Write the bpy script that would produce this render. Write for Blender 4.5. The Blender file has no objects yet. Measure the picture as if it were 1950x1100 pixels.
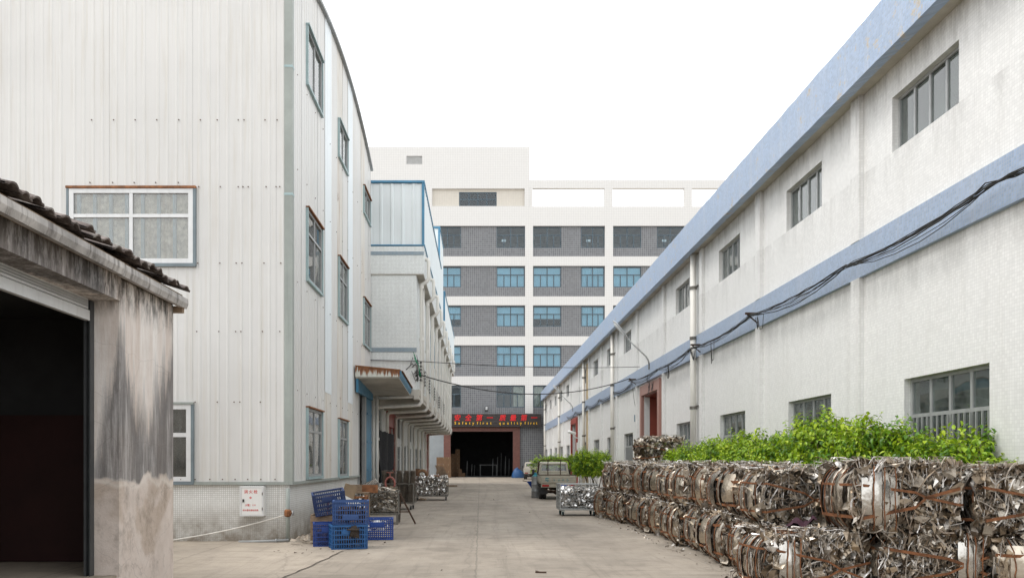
import bpy, math, random
from mathutils import Vector, Matrix, Euler

S = bpy.context.scene
COL = S.collection
R = math.radians

# ---------------------------------------------------------------- camera
F, CX, HY, EYE = 1500.0, 914.0, 880.0, 1.7      # focal length and vanishing point in pixels of a 1950 x 1100 frame
cam = bpy.data.cameras.new('camera')
cam_ob = bpy.data.objects.new('camera', cam)
COL.objects.link(cam_ob)
cam_ob.location = (0, 0, EYE)
cam_ob.rotation_euler = (R(90), 0, 0)
cam.sensor_fit = 'HORIZONTAL'
cam.sensor_width = 36.0
cam.lens = 36.0 * F / 1950.0
cam.shift_x = (975 - CX) / 1950.0
cam.shift_y = (HY - 550) / 1950.0
cam.clip_start = 0.1
cam.clip_end = 2000
S.camera = cam_ob

# ---------------------------------------------------------------- sky, sun, exposure
world = bpy.data.worlds.new('World')
S.world = world
world.use_nodes = True
wn = world.node_tree
wn.nodes.clear()
SUN_EL, SUN_AZ = R(60), R(262)                  # high sun behind thin cloud, behind and to the left of the camera
sky = wn.nodes.new('ShaderNodeTexSky')
sky.sky_type = 'NISHITA'
sky.sun_disc = False
sky.sun_elevation = SUN_EL
sky.sun_rotation = SUN_AZ
sky.air_density = 1.0
sky.dust_density = 4.0
cloud = wn.nodes.new('ShaderNodeMix')
cloud.data_type = 'RGBA'
cloud.inputs[0].default_value = 0.9             # an even white cloud cover over the blue
cloud.inputs[7].default_value = (12.6, 12.75, 12.9, 1)
wn.links.new(sky.outputs[0], cloud.inputs[6])
bg = wn.nodes.new('ShaderNodeBackground')
bg.inputs[1].default_value = 0.1
wn.links.new(cloud.outputs[2], bg.inputs[0])
wo = wn.nodes.new('ShaderNodeOutputWorld')
wn.links.new(bg.outputs[0], wo.inputs[0])

sun = bpy.data.lights.new('sun', 'SUN')
sun.energy = 1.0
sun.angle = R(18)
sun.color = (1.0, 0.965, 0.92)
sun_ob = bpy.data.objects.new('sun', sun)
COL.objects.link(sun_ob)
_d = Vector((math.sin(SUN_AZ) * math.cos(SUN_EL), math.cos(SUN_AZ) * math.cos(SUN_EL), math.sin(SUN_EL)))
sun_ob.rotation_euler = (-_d).to_track_quat('-Z', 'Y').to_euler()
sun_ob.location = (0, -5, 30)

S.view_settings.view_transform = 'Standard'
S.view_settings.look = 'None'
S.view_settings.exposure = 0.54
S.view_settings.gamma = 1.0
S.view_settings.use_curve_mapping = False
S.render.engine = 'CYCLES'
S.cycles.use_denoising = True
S.cycles.max_bounces = 7
S.cycles.diffuse_bounces = 3
S.cycles.glossy_bounces = 3
S.cycles.transmission_bounces = 4
S.cycles.transparent_max_bounces = 10
S.cycles.caustics_reflective = False
S.cycles.caustics_refractive = False
S.cycles.sample_clamp_indirect = 6.0


def PX(x, y, Y):
    """The point at depth Y that stands at x, y of the photograph."""
    return Vector(((x - CX) * Y / F, Y, EYE + (HY - y) * Y / F))


def wx(x, Y):
    return (x - CX) * Y / F


def wz(y, Y):
    return EYE + (HY - y) * Y / F


# ---------------------------------------------------------------- mesh builder
class MB:
    def __init__(self):
        self.v, self.f = [], []

    def add(self, vs, fs):
        n = len(self.v)
        self.v += [tuple(p) for p in vs]
        self.f += [tuple(i + n for i in q) for q in fs]
        return self

    def quad(self, a, b, c, d):
        return self.add([a, b, c, d], [(0, 1, 2, 3)])

    def box(self, x0, x1, y0, y1, z0, z1):
        return self.add([(x0, y0, z0), (x1, y0, z0), (x1, y1, z0), (x0, y1, z0),
                         (x0, y0, z1), (x1, y0, z1), (x1, y1, z1), (x0, y1, z1)],
                        [(0, 3, 2, 1), (4, 5, 6, 7), (0, 1, 5, 4), (1, 2, 6, 5), (2, 3, 7, 6), (3, 0, 4, 7)])

    def bbox(self, x0, x1, y0, y1, z0, z1, b=.01):
        """A box with chamfered edges."""
        cx, cy, cz = (x0 + x1) / 2, (y0 + y1) / 2, (z0 + z1) / 2
        hx, hy, hz = abs(x1 - x0) / 2, abs(y1 - y0) / 2, abs(z1 - z0) / 2
        b = min(b, hx * .9, hy * .9, hz * .9)
        vs, ix = [], {}
        for sx in (-1, 1):
            for sy in (-1, 1):
                for sz in (-1, 1):
                    for k in range(3):
                        p = [hx, hy, hz]
                        for j in range(3):
                            if j != k:
                                p[j] -= b
                        ix[(sx, sy, sz, k)] = len(vs)
                        vs.append((cx + sx * p[0], cy + sy * p[1], cz + sz * p[2]))
        fs = []
        sg = (-1, 1)
        for k in range(3):
            o = [j for j in range(3) if j != k]
            for s in sg:
                q = []
                for (a, c) in ((-1, -1), (1, -1), (1, 1), (-1, 1)):
                    t = [0, 0, 0]
                    t[k] = s
                    t[o[0]] = a
                    t[o[1]] = c
                    q.append(ix[(t[0], t[1], t[2], k)])
                fs.append(tuple(q))
        for k in range(3):
            o = [j for j in range(3) if j != k]
            for a in sg:
                for c in sg:
                    q = []
                    for s, kk in ((-1, o[0]), (1, o[0]), (1, o[1]), (-1, o[1])):
                        t = [0, 0, 0]
                        t[k] = s
                        t[o[0]] = a
                        t[o[1]] = c
                        q.append(ix[(t[0], t[1], t[2], kk)])
                    fs.append(tuple(q))
        for sx in sg:
            for sy in sg:
                for sz in sg:
                    fs.append(tuple(ix[(sx, sy, sz, k)] for k in range(3)))
        return self.add(vs, fs)

    def obox(self, c, size, rot=(0, 0, 0)):
        m = Matrix.Translation(Vector(c)) @ Euler(rot).to_matrix().to_4x4()
        hx, hy, hz = size[0] / 2, size[1] / 2, size[2] / 2
        vs = [m @ Vector((sx * hx, sy * hy, sz * hz)) for sz in (-1, 1) for sx, sy in ((-1, -1), (1, -1), (1, 1), (-1, 1))]
        return self.add(vs, [(0, 3, 2, 1), (4, 5, 6, 7), (0, 1, 5, 4), (1, 2, 6, 5), (2, 3, 7, 6), (3, 0, 4, 7)])

    def bar(self, a, b, w, h=None):
        """A square bar from a to b."""
        a, b = Vector(a), Vector(b)
        h = h or w
        d = (b - a).normalized()
        up = Vector((0, 0, 1)) if abs(d.z) < .95 else Vector((0, 1, 0))
        s = d.cross(up).normalized() * (w / 2)
        t = s.cross(d).normalized() * (h / 2)
        vs = [p + q for p in (a, b) for q in (-s - t, s - t, s + t, -s + t)]
        return self.add(vs, [(0, 3, 2, 1), (4, 5, 6, 7), (0, 1, 5, 4), (1, 2, 6, 5), (2, 3, 7, 6), (3, 0, 4, 7)])

    def tube(self, pts, r, n=8, caps=True):
        pts = [Vector(p) for p in pts]
        rs = r if isinstance(r, (list, tuple)) else [r] * len(pts)
        rings = []
        u = None
        for i, p in enumerate(pts):
            a = (p - pts[i - 1]).normalized() if i else (pts[1] - p).normalized()
            b = (pts[i + 1] - p).normalized() if i < len(pts) - 1 else a
            d = (a + b)
            d = d.normalized() if d.length > 1e-6 else a
            if u is None:
                u = d.cross(Vector((0, 0, 1)) if abs(d.z) < .9 else Vector((0, 1, 0))).normalized()
            else:
                u = (u - d * u.dot(d))
                u = u.normalized() if u.length > 1e-6 else d.orthogonal().normalized()
            w = d.cross(u)
            k = 1 / max(.5, d.dot(a))
            rings.append([p + (u * math.cos(2 * math.pi * j / n) + w * math.sin(2 * math.pi * j / n)) * rs[i] * (1 + (k - 1) * .5) for j in range(n)])
        vs = [q for ring in rings for q in ring]
        fs = []
        for i in range(len(rings) - 1):
            for j in range(n):
                k = (j + 1) % n
                fs.append((i * n + j, i * n + k, (i + 1) * n + k, (i + 1) * n + j))
        if caps:
            fs.append(tuple(range(n - 1, -1, -1)))
            fs.append(tuple((len(rings) - 1) * n + j for j in range(n)))
        return self.add(vs, fs)

    def lathe(self, c, prof, n=16, axis='z'):
        """prof: list of (radius, height)."""
        c = Vector(c)
        vs = []
        for (r, h) in prof:
            for j in range(n):
                a = 2 * math.pi * j / n
                p = (r * math.cos(a), r * math.sin(a), h)
                if axis == 'x':
                    p = (h, p[0], p[1])
                elif axis == 'y':
                    p = (p[0], h, p[1])
                vs.append(c + Vector(p))
        fs = []
        for i in range(len(prof) - 1):
            for j in range(n):
                k = (j + 1) % n
                fs.append((i * n + j, i * n + k, (i + 1) * n + k, (i + 1) * n + j))
        fs.append(tuple(range(n - 1, -1, -1)))
        fs.append(tuple((len(prof) - 1) * n + j for j in range(n)))
        return self.add(vs, fs)

    def extrude(self, prof, a, b, closed=True):
        """Sweep a profile (list of 3-D offsets) from a to b."""
        a, b = Vector(a), Vector(b)
        n = len(prof)
        vs = [a + Vector(p) for p in prof] + [b + Vector(p) for p in prof]
        m = n if closed else n - 1
        fs = [(j, (j + 1) % n, n + (j + 1) % n, n + j) for j in range(m)]
        if closed:
            fs += [tuple(range(n - 1, -1, -1)), tuple(range(n, 2 * n))]
        return self.add(vs, fs)

    def mesh(self, name, mat, shift=None, smooth=False):
        me = bpy.data.meshes.new(name)
        v = self.v if shift is None else [(p[0] - shift[0], p[1] - shift[1], p[2] - shift[2]) for p in self.v]
        me.from_pydata(v, [], self.f)
        if mat:
            me.materials.append(mat)
        if smooth:
            me.polygons.foreach_set('use_smooth', [True] * len(me.polygons))
        me.update()
        return me

    def build(self, name, mat, parent=None, smooth=False, local=False):
        sh = None
        if parent is not None and not local:
            o, sh = parent, Vector((0, 0, 0))
            while o is not None:
                sh = sh + o.location
                o = o.parent
        return link(name, self.mesh(name, mat, sh, smooth), parent)


def link(name, me, parent=None):
    o = bpy.data.objects.new(name, me)
    COL.objects.link(o)
    if parent is not None:
        o.parent = parent
    return o


def tag(o, label=None, cat=None, group=None, kind=None):
    if label:
        o['label'] = label
    if cat:
        o['category'] = cat
    if group:
        o['group'] = group
    if kind:
        o['kind'] = kind
    return o


def thing(name, label, cat, loc=(0, 0, 0), rz=0.0, group=None):
    o = bpy.data.objects.new(name, None)
    COL.objects.link(o)
    o.empty_display_size = .2
    o.location = loc
    o.rotation_euler = (0, 0, rz)
    return tag(o, label, cat, group)


def kids(o):
    return [c for c in o.children]


def copy_tree(o, parent=None):
    ch = kids(o)
    c = o.copy()
    COL.objects.link(c)
    c.parent = parent
    for k in ch:
        copy_tree(k, c)
    return c


ORD = ['first', 'second', 'third', 'fourth', 'fifth', 'sixth', 'seventh', 'eighth', 'ninth', 'tenth', 'eleventh', 'twelfth',
       'thirteenth', 'fourteenth', 'fifteenth', 'sixteenth', 'seventeenth', 'eighteenth']

# ---------------------------------------------------------------- materials
def nd(nt, typ, ins=None, **at):
    n = nt.nodes.new(typ)
    for k, v in at.items():
        setattr(n, k, v)
    for k, v in (ins or {}).items():
        s = n.inputs[k]
        if isinstance(v, bpy.types.NodeSocket):
            nt.links.new(v, s)
        else:
            s.default_value = v
    return n


def c4(c):
    return (c[0], c[1], c[2], 1.0) if len(c) == 3 else c


def mth(nt, op, a, b=None, c=None, clamp=False):
    ins = {0: a}
    if b is not None:
        ins[1] = b
    if c is not None:
        ins[2] = c
    return nd(nt, 'ShaderNodeMath', ins, operation=op, use_clamp=clamp).outputs[0]


def mixc(nt, fac, a, b, mode='MIX'):
    ins = {0: fac, 6: a if isinstance(a, bpy.types.NodeSocket) else c4(a), 7: b if isinstance(b, bpy.types.NodeSocket) else c4(b)}
    return nd(nt, 'ShaderNodeMix', ins, data_type='RGBA', blend_type=mode).outputs[2]


def ramp(nt, fac, stops, interp='LINEAR'):
    n = nd(nt, 'ShaderNodeValToRGB', {0: fac})
    cr = n.color_ramp
    cr.interpolation = interp
    while len(cr.elements) > 1:
        cr.elements.remove(cr.elements[-1])
    for i, (p, c) in enumerate(stops):
        e = cr.elements[0] if i == 0 else cr.elements.new(p)
        e.position = p
        c = (c, c, c) if isinstance(c, (int, float)) else c
        e.color = c4(c)
    return n.outputs[0]


def noise(nt, vec, scale, detail=4, rough=.6, dist=0.0):
    return nd(nt, 'ShaderNodeTexNoise', {'Vector': vec, 'Scale': scale, 'Detail': detail, 'Roughness': rough, 'Distortion': dist}).outputs[0]


def new_mat(name):
    m = bpy.data.materials.new(name)
    m.use_nodes = True
    nt = m.node_tree
    b = nt.nodes['Principled BSDF']
    return m, nt, b


def pos(nt, obj=False):
    if obj:
        return nd(nt, 'ShaderNodeTexCoord').outputs['Object']
    return nd(nt, 'ShaderNodeNewGeometry').outputs['Position']


def scaled(nt, vec, s):
    return nd(nt, 'ShaderNodeMapping', {'Vector': vec, 'Scale': s}).outputs[0]


def put(nt, b, inp, v):
    s = b.inputs[inp]
    if isinstance(v, bpy.types.NodeSocket):
        nt.links.new(v, s)
    else:
        s.default_value = c4(v) if inp in ('Base Color',) else v


def bumped(nt, b, h, strength=.3, dist=.01, prev=None):
    ins = {'Height': h, 'Strength': strength, 'Distance': dist}
    if prev is not None:
        ins['Normal'] = prev
    n = nd(nt, 'ShaderNodeBump', ins).outputs[0]
    nt.links.new(n, b.inputs['Normal'])
    return n


def M_plain(name, col, rough=.6, metal=0.0, var=.12, vs=3.0, streak=0.0, streak_col=None, rust=0.0, rust_scale=2.5,
            bump=0.0, bs=40.0, obj=True, grime=0.0, spec=None):
    """Paint, plastic, metal or render with uneven tone, downward streaks and rust patches."""
    m, nt, b = new_mat(name)
    p = pos(nt, obj)
    n1 = noise(nt, p, vs, 5)
    c = mixc(nt, ramp(nt, n1, [(.3, 0), (.7, 1)]), [x * (1 - var) for x in col], [min(1, x * (1 + var)) for x in col])
    if grime:
        n3 = noise(nt, p, vs * .35, 6, .7)
        c = mixc(nt, mth(nt, 'MULTIPLY', ramp(nt, n3, [(.45, 0), (.75, 1)]), grime), c, [x * .45 for x in col])
    if streak:
        sv = scaled(nt, p, (9.0, 9.0, .35))
        n2 = noise(nt, sv, 1.0, 5, .65)
        c = mixc(nt, mth(nt, 'MULTIPLY', ramp(nt, n2, [(.5, 0), (.72, 1)]), streak), c, streak_col or [x * .5 for x in col])
    rgh = rough
    if rust:
        n4 = noise(nt, p, rust_scale, 8, .7)
        fm = ramp(nt, n4, [(1 - rust - .04, 0), (1 - rust + .04, 1)])
        rc = ramp(nt, noise(nt, p, rust_scale * 6, 4), [(.3, (.09, .035, .015)), (.7, (.28, .11, .04))])
        c = mixc(nt, fm, c, rc)
    put(nt, b, 'Base Color', c)
    put(nt, b, 'Roughness', rgh)
    put(nt, b, 'Metallic', metal)
    if spec is not None:
        b.inputs['Specular IOR Level'].default_value = spec
    if bump:
        bumped(nt, b, noise(nt, p, bs, 4), bump, .01)
    return m


def M_tile(name, tile, grout, sz=.05, mortar=.09, dirt=.25, dirt_col=(.22, .2, .17), rough=.42, splash=0.0, splash_h=.8, offset=0.0, w=1.0, var=.06, streak=.25, bump=.5, soil=(), blotch=.12):
    """Small glazed wall tile laid in a grid, on walls that face along X or Y."""
    m, nt, b = new_mat(name)
    p = pos(nt)
    s = nd(nt, 'ShaderNodeSeparateXYZ', {0: p})
    u = mth(nt, 'ADD', s.outputs[0], s.outputs[1])
    v = nd(nt, 'ShaderNodeCombineXYZ', {0: u, 1: s.outputs[2]}).outputs[0]
    br = nd(nt, 'ShaderNodeTexBrick', {'Vector': v, 'Color1': c4([x * (1 - var) for x in tile]), 'Color2': c4([min(1, x * (1 + var)) for x in tile]),
                                       'Mortar': c4(grout), 'Scale': 1.0, 'Mortar Size': sz * mortar, 'Mortar Smooth': .3, 'Bias': 0.0,
                                       'Brick Width': sz * w, 'Row Height': sz}, offset=offset, squash=1.0)
    c = br.outputs[0]
    n1 = noise(nt, p, .55, 6, .65)
    c = mixc(nt, mth(nt, 'MULTIPLY', ramp(nt, n1, [(.46, 0), (.8, 1)]), dirt), c, dirt_col)
    n2 = noise(nt, scaled(nt, p, (3.5, 3.5, .22)), 1.0, 6, .7)
    c = mixc(nt, mth(nt, 'MULTIPLY', ramp(nt, n2, [(.52, 0), (.78, 1)]), streak), c, dirt_col)
    n5 = noise(nt, p, 3.5, 3, .6)
    c = mixc(nt, mth(nt, 'MULTIPLY', ramp(nt, n5, [(.4, 0), (.7, 1)]), blotch), c, [x * .7 for x in tile])
    for (zt_, dz_, st_) in soil:      # rain dirt that has run down from a ledge
        a_ = mth(nt, 'SUBTRACT', 1.0, mth(nt, 'DIVIDE', mth(nt, 'SUBTRACT', zt_, s.outputs[2]), dz_), clamp=True)
        a_ = mth(nt, 'MULTIPLY', a_, mth(nt, 'LESS_THAN', s.outputs[2], zt_ + .01))
        n6 = noise(nt, scaled(nt, p, (2.6, 2.6, .5)), 1.0, 8, .8)
        c = mixc(nt, mth(nt, 'MULTIPLY', mth(nt, 'MULTIPLY', a_, ramp(nt, n6, [(.42, 0), (.62, 1)])), st_), c, (.2, .19, .17))
    if splash:
        h = mth(nt, 'DIVIDE', s.outputs[2], splash_h)
        h = mth(nt, 'SUBTRACT', 1.0, h, clamp=True)
        n3 = noise(nt, p, 2.2, 6, .7)
        k = mth(nt, 'MULTIPLY', h, mth(nt, 'MULTIPLY', ramp(nt, n3, [(.25, .2), (.65, 1.4)]), splash), clamp=True)
        c = mixc(nt, k, c, dirt_col)
    put(nt, b, 'Base Color', c)
    put(nt, b, 'Roughness', rough)
    bumped(nt, b, mth(nt, 'SUBTRACT', 1.0, br.outputs[1]), bump, .003)
    return m


def M_glass(name, tint=(.82, .86, .86), dirt=.25, dirt_col=(.35, .36, .33), ds=1.3, refl=1.0):
    m, nt, b = new_mat(name)
    nt.nodes.remove(b)
    out = nt.nodes['Material Output']
    tr = nd(nt, 'ShaderNodeBsdfTransparent', {0: c4(tint)})
    gl = nd(nt, 'ShaderNodeBsdfGlossy', {'Color': (1, 1, 1, 1), 'Roughness': .02})
    p = pos(nt)
    bm = nd(nt, 'ShaderNodeBump', {'Height': noise(nt, p, .8, 2), 'Strength': .06, 'Distance': .1}).outputs[0]
    nt.links.new(bm, gl.inputs['Normal'])
    fr = nd(nt, 'ShaderNodeFresnel', {'IOR': 1.5}).outputs[0]
    fr = mth(nt, 'MULTIPLY', mth(nt, 'ADD', fr, .05), refl, clamp=True)
    mx = nd(nt, 'ShaderNodeMixShader', {0: fr, 1: tr.outputs[0], 2: gl.outputs[0]})
    df = nd(nt, 'ShaderNodeBsdfDiffuse', {0: c4(dirt_col)})
    dn = mth(nt, 'MULTIPLY', ramp(nt, noise(nt, scaled(nt, p, (ds, ds, ds * .6)), 2.0, 6, .75), [(.35, .15), (.7, 1)]), dirt)
    mx2 = nd(nt, 'ShaderNodeMixShader', {0: dn, 1: mx.outputs[0], 2: df.outputs[0]})
    nt.links.new(mx2.outputs[0], out.inputs[0])
    return m


def M_scrap(name, cols, rough=(.22, .5), metal=1.0, dirt=.35, crink=.5, cs=25.0):
    """Crushed sheet metal: every shred its own tone."""
    m, nt, b = new_mat(name)
    p = pos(nt, True)
    g = nd(nt, 'ShaderNodeNewGeometry')
    r = g.outputs['Random Per Island']
    k = len(cols)
    c = ramp(nt, r, [(i / k, cols[i]) for i in range(k)], 'CONSTANT')
    n1 = noise(nt, p, 6.0, 6, .7)
    dm = mth(nt, 'MULTIPLY', ramp(nt, n1, [(.45, 0), (.7, 1)]), dirt)
    c = mixc(nt, dm, c, (.13, .085, .05))
    put(nt, b, 'Base Color', c)
    rr = mth(nt, 'FRACT', mth(nt, 'MULTIPLY', r, 17.31))
    put(nt, b, 'Roughness', mth(nt, 'ADD', mth(nt, 'MULTIPLY', rr, rough[1] - rough[0]), mth(nt, 'ADD', mth(nt, 'MULTIPLY', dm, .3), rough[0])))
    put(nt, b, 'Metallic', mth(nt, 'MULTIPLY', mth(nt, 'SUBTRACT', 1.0, mth(nt, 'MULTIPLY', dm, .7)), metal))
    bumped(nt, b, noise(nt, p, cs, 3, .6), crink, .02)
    return m


MT = {}
MT['clad'] = M_plain('painted_cladding', (.655, .65, .63), .45, 0, .035, .4, .42, (.5, .46, .38), obj=False, grime=.2)
MT['clad_light'] = M_plain('pale_roof_light_sheet', (.74, .79, .81), .4, 0, .03, .6, .1, (.5, .52, .52), obj=False)
MT['clad_rusty'] = M_plain('rust_streaked_cladding', (.66, .64, .59), .5, 0, .05, .6, .8, (.36, .22, .12), obj=False, rust=.33, rust_scale=1.6)
MT['clad_pale'] = M_plain('pale_blue_cladding', (.72, .77, .78), .45, 0, .03, .5, .2, (.5, .52, .5), obj=False)
MT['trim_green'] = M_plain('grey_green_flashing', (.33, .36, .335), .5, 0, .1, 1.2, .5, (.2, .23, .21), obj=False, grime=.5)
MT['teal'] = M_plain('weathered_teal_frame', (.33, .44, .45), .5, 0, .12, 3, .4, (.18, .22, .22), obj=False)
MT['alu'] = M_plain('white_aluminium_frame', (.68, .69, .69), .4, .1, .06, 3, .25, (.4, .4, .38), obj=False)
MT['alu_grey'] = M_plain('grey_aluminium_frame', (.38, .39, .39), .42, .3, .1, 4, .3, (.2, .2, .2), obj=False)
MT['slate_frame'] = M_plain('slate_blue_window_frame', (.07, .105, .13), .4, .2, .1, 3, obj=False)
MT['rust'] = M_plain('rusty_iron', (.26, .11, .045), .85, .15, .45, 7, .3, (.06, .03, .02), bump=.4, bs=60)
MT['rust_dark'] = M_plain('dark_rusty_iron', (.075, .045, .03), .8, .3, .4, 9, bump=.4, bs=60)
MT['blue_trim'] = M_plain('blue_painted_trim', (.06, .22, .36), .45, 0, .15, 2, .4, (.12, .2, .25), obj=False, grime=.3)
MT['blue_door'] = M_plain('worn_blue_door', (.045, .2, .34), .5, 0, .2, 2, .5, (.25, .33, .36), obj=False, grime=.4)
MT['rwall'] = M_tile('white_mosaic_wall', (.80, .80, .785), (.7, .7, .685), .052, .08, .08, (.5, .48, .44), .4, splash=.25, splash_h=3.2, streak=.25, soil=((8.77, 1.1, .6), (5.26, .9, .4), (7.25, .8, .3)), bump=.25)
MT['rblue'] = M_tile('blue_mosaic_band', (.31, .40, .55), (.38, .43, .5), .052, .1, .25, (.5, .52, .55), .45, streak=.45, var=.12)
MT['mwall'] = M_tile('pale_green_mosaic_wall', (.83, .86, .85), (.5, .52, .5), .05, .1, .15, (.45, .44, .4), .45, streak=.25)
MT['mblue'] = M_tile('slate_blue_mosaic_stripe', (.2, .29, .36), (.4, .42, .42), .05, .1, .3, (.45, .45, .43), .45)
MT['plinth'] = M_tile('grimy_mosaic_plinth', (.78, .79, .77), (.54, .53, .5), .045, .14, .25, (.24, .21, .17), .5, splash=1.0, splash_h=.85, streak=.3)
MT['far_white'] = M_tile('far_white_tile', (.69, .68, .66), (.5, .49, .475), .2, .06, .1, (.6, .57, .52), .5, streak=.12, bump=.15, blotch=.03, var=.015)
MT['far_beige'] = M_tile('far_beige_tile', (.62, .58, .51), (.5, .47, .42), .2, .06, .15, (.45, .4, .34), .5, streak=.2, bump=.15, var=.02)
MT['far_grey'] = M_tile('far_grey_tile', (.12, .125, .135), (.27, .275, .28), .24, .1, .12, (.3, .29, .28), .45, streak=.15, w=1.0, var=.18, bump=.2, blotch=.05)
MT['soffit'] = M_plain('stained_concrete_soffit', (.5, .465, .405), .9, 0, .2, 1.2, obj=False, grime=.7, bump=.2, bs=20)
MT['pvc'] = M_plain('white_plastic_pipe', (.72, .70, .65), .4, 0, .06, 1.5, .3, (.45, .38, .28), obj=False)
MT['pvc_brown'] = M_plain('rust_stained_wall_strip', (.46, .36, .22), .8, 0, .25, 2, .8, (.25, .15, .07), obj=False)
MT['granite'] = M_plain('pink_granite_surround', (.37, .2, .165), .4, 0, .15, 18, .25, (.25, .15, .13), obj=False)
MT['red_panel'] = M_plain('brick_red_door_reveal', (.25, .055, .035), .4, 0, .15, 2, obj=False)
MT['red_wood'] = M_plain('dark_red_door_jamb', (.3, .05, .035), .45, 0, .2, 2, obj=False)
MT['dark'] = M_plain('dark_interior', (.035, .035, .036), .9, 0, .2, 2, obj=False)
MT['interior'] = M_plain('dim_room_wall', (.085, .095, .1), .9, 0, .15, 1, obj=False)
MT['brown_stone'] = M_plain('brown_stone_gate_surround', (.16, .065, .05), .5, 0, .2, 4, obj=False)
MT['sign'] = M_plain('dark_brown_slat', (.05, .042, .04), .45, .2, .2, 3, obj=False)
MT['red_letter'] = M_plain('red_acrylic_letter', (.75, .012, .015), .35, 0, .05, 3)
MT['yellow_letter'] = M_plain('yellow_acrylic_letter', (.8, .45, .02), .35, 0, .05, 3)
MT['black_plastic'] = M_plain('black_plastic', (.02, .02, .021), .5, 0, .2, 3)
MT['cable'] = M_plain('black_cable', (.03, .029, .028), .6, 0, .2, 3)
MT['rubber'] = M_plain('tyre_rubber', (.025, .024, .023), .8, 0, .25, 6)
MT['galv'] = M_plain('galvanised_wire', (.4, .41, .4), .45, .7, .2, 6, rust=.12, rust_scale=5)
MT['galv_dark'] = M_plain('dirty_galvanised_wire', (.17, .16, .14), .55, .5, .3, 6, rust=.3, rust_scale=4)
MT['white_paint'] = M_plain('white_enamel', (.78, .78, .76), .35, 0, .03, 2, .12, (.5, .48, .44))
MT['grey_metal'] = M_plain('grey_painted_metal', (.3, .31, .31), .5, .3, .15, 4)
MT['lamp_grey'] = M_plain('lamp_grey_enamel', (.45, .46, .47), .4, .2, .1, 4)
MT['lamp_glass'] = M_plain('frosted_lamp_cover', (.7, .72, .72), .25, 0, .04, 5)
MT['carton'] = M_plain('brown_cardboard', (.17, .1, .055), .9, 0, .15, 3, bump=.15, bs=30)
MT['wood'] = M_plain('weathered_timber', (.25, .18, .12), .85, 0, .3, 5, .4, (.12, .085, .06), bump=.4, bs=30)
MT['tan'] = M_plain('tan_board', (.26, .19, .12), .85, 0, .15, 5)
MT['black_cloth'] = M_plain('black_shade_cloth', (.022, .022, .024), .95, 0, .25, 14, bump=.4, bs=90)
MT['brown_cloth'] = M_plain('dark_brown_rag', (.035, .026, .02), .95, 0, .35, 20, bump=.5, bs=80)
MT['purple_cloth'] = M_plain('dark_purple_rag', (.035, .006, .016), .9, 0, .25, 14, bump=.4, bs=60)
MT['glass'] = M_glass('dirty_window_glass')
MT['glass_dirty'] = M_glass('very_dirty_window_glass', (.95, .96, .95), .12, (.55, .52, .45), 2.6)
MT['glass_far'] = M_glass('far_window_glass', (.84, .91, .94), .03, (.08, .13, .16), .5, refl=.5)
MT['glass_green'] = M_glass('greenish_window_glass', (.8, .88, .85), .25, (.36, .42, .4), .9, refl=1.25)
MT['blind_or_backing'] = M_plain('pale_blue_roller_blind', (.36, .62, .74), .8, 0, .1, .5, .2, (.3, .42, .48), obj=False)
MT['curtain'] = M_plain('beige_curtain', (.5, .44, .34), .9, 0, .12, 3, obj=False)
MT['curtain_grey'] = M_plain('grey_curtain', (.6, .62, .6), .9, 0, .15, 2, obj=False)
MT['screw'] = M_plain('rusty_screw', (.1, .05, .03), .7, .3, .2, 5)

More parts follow.
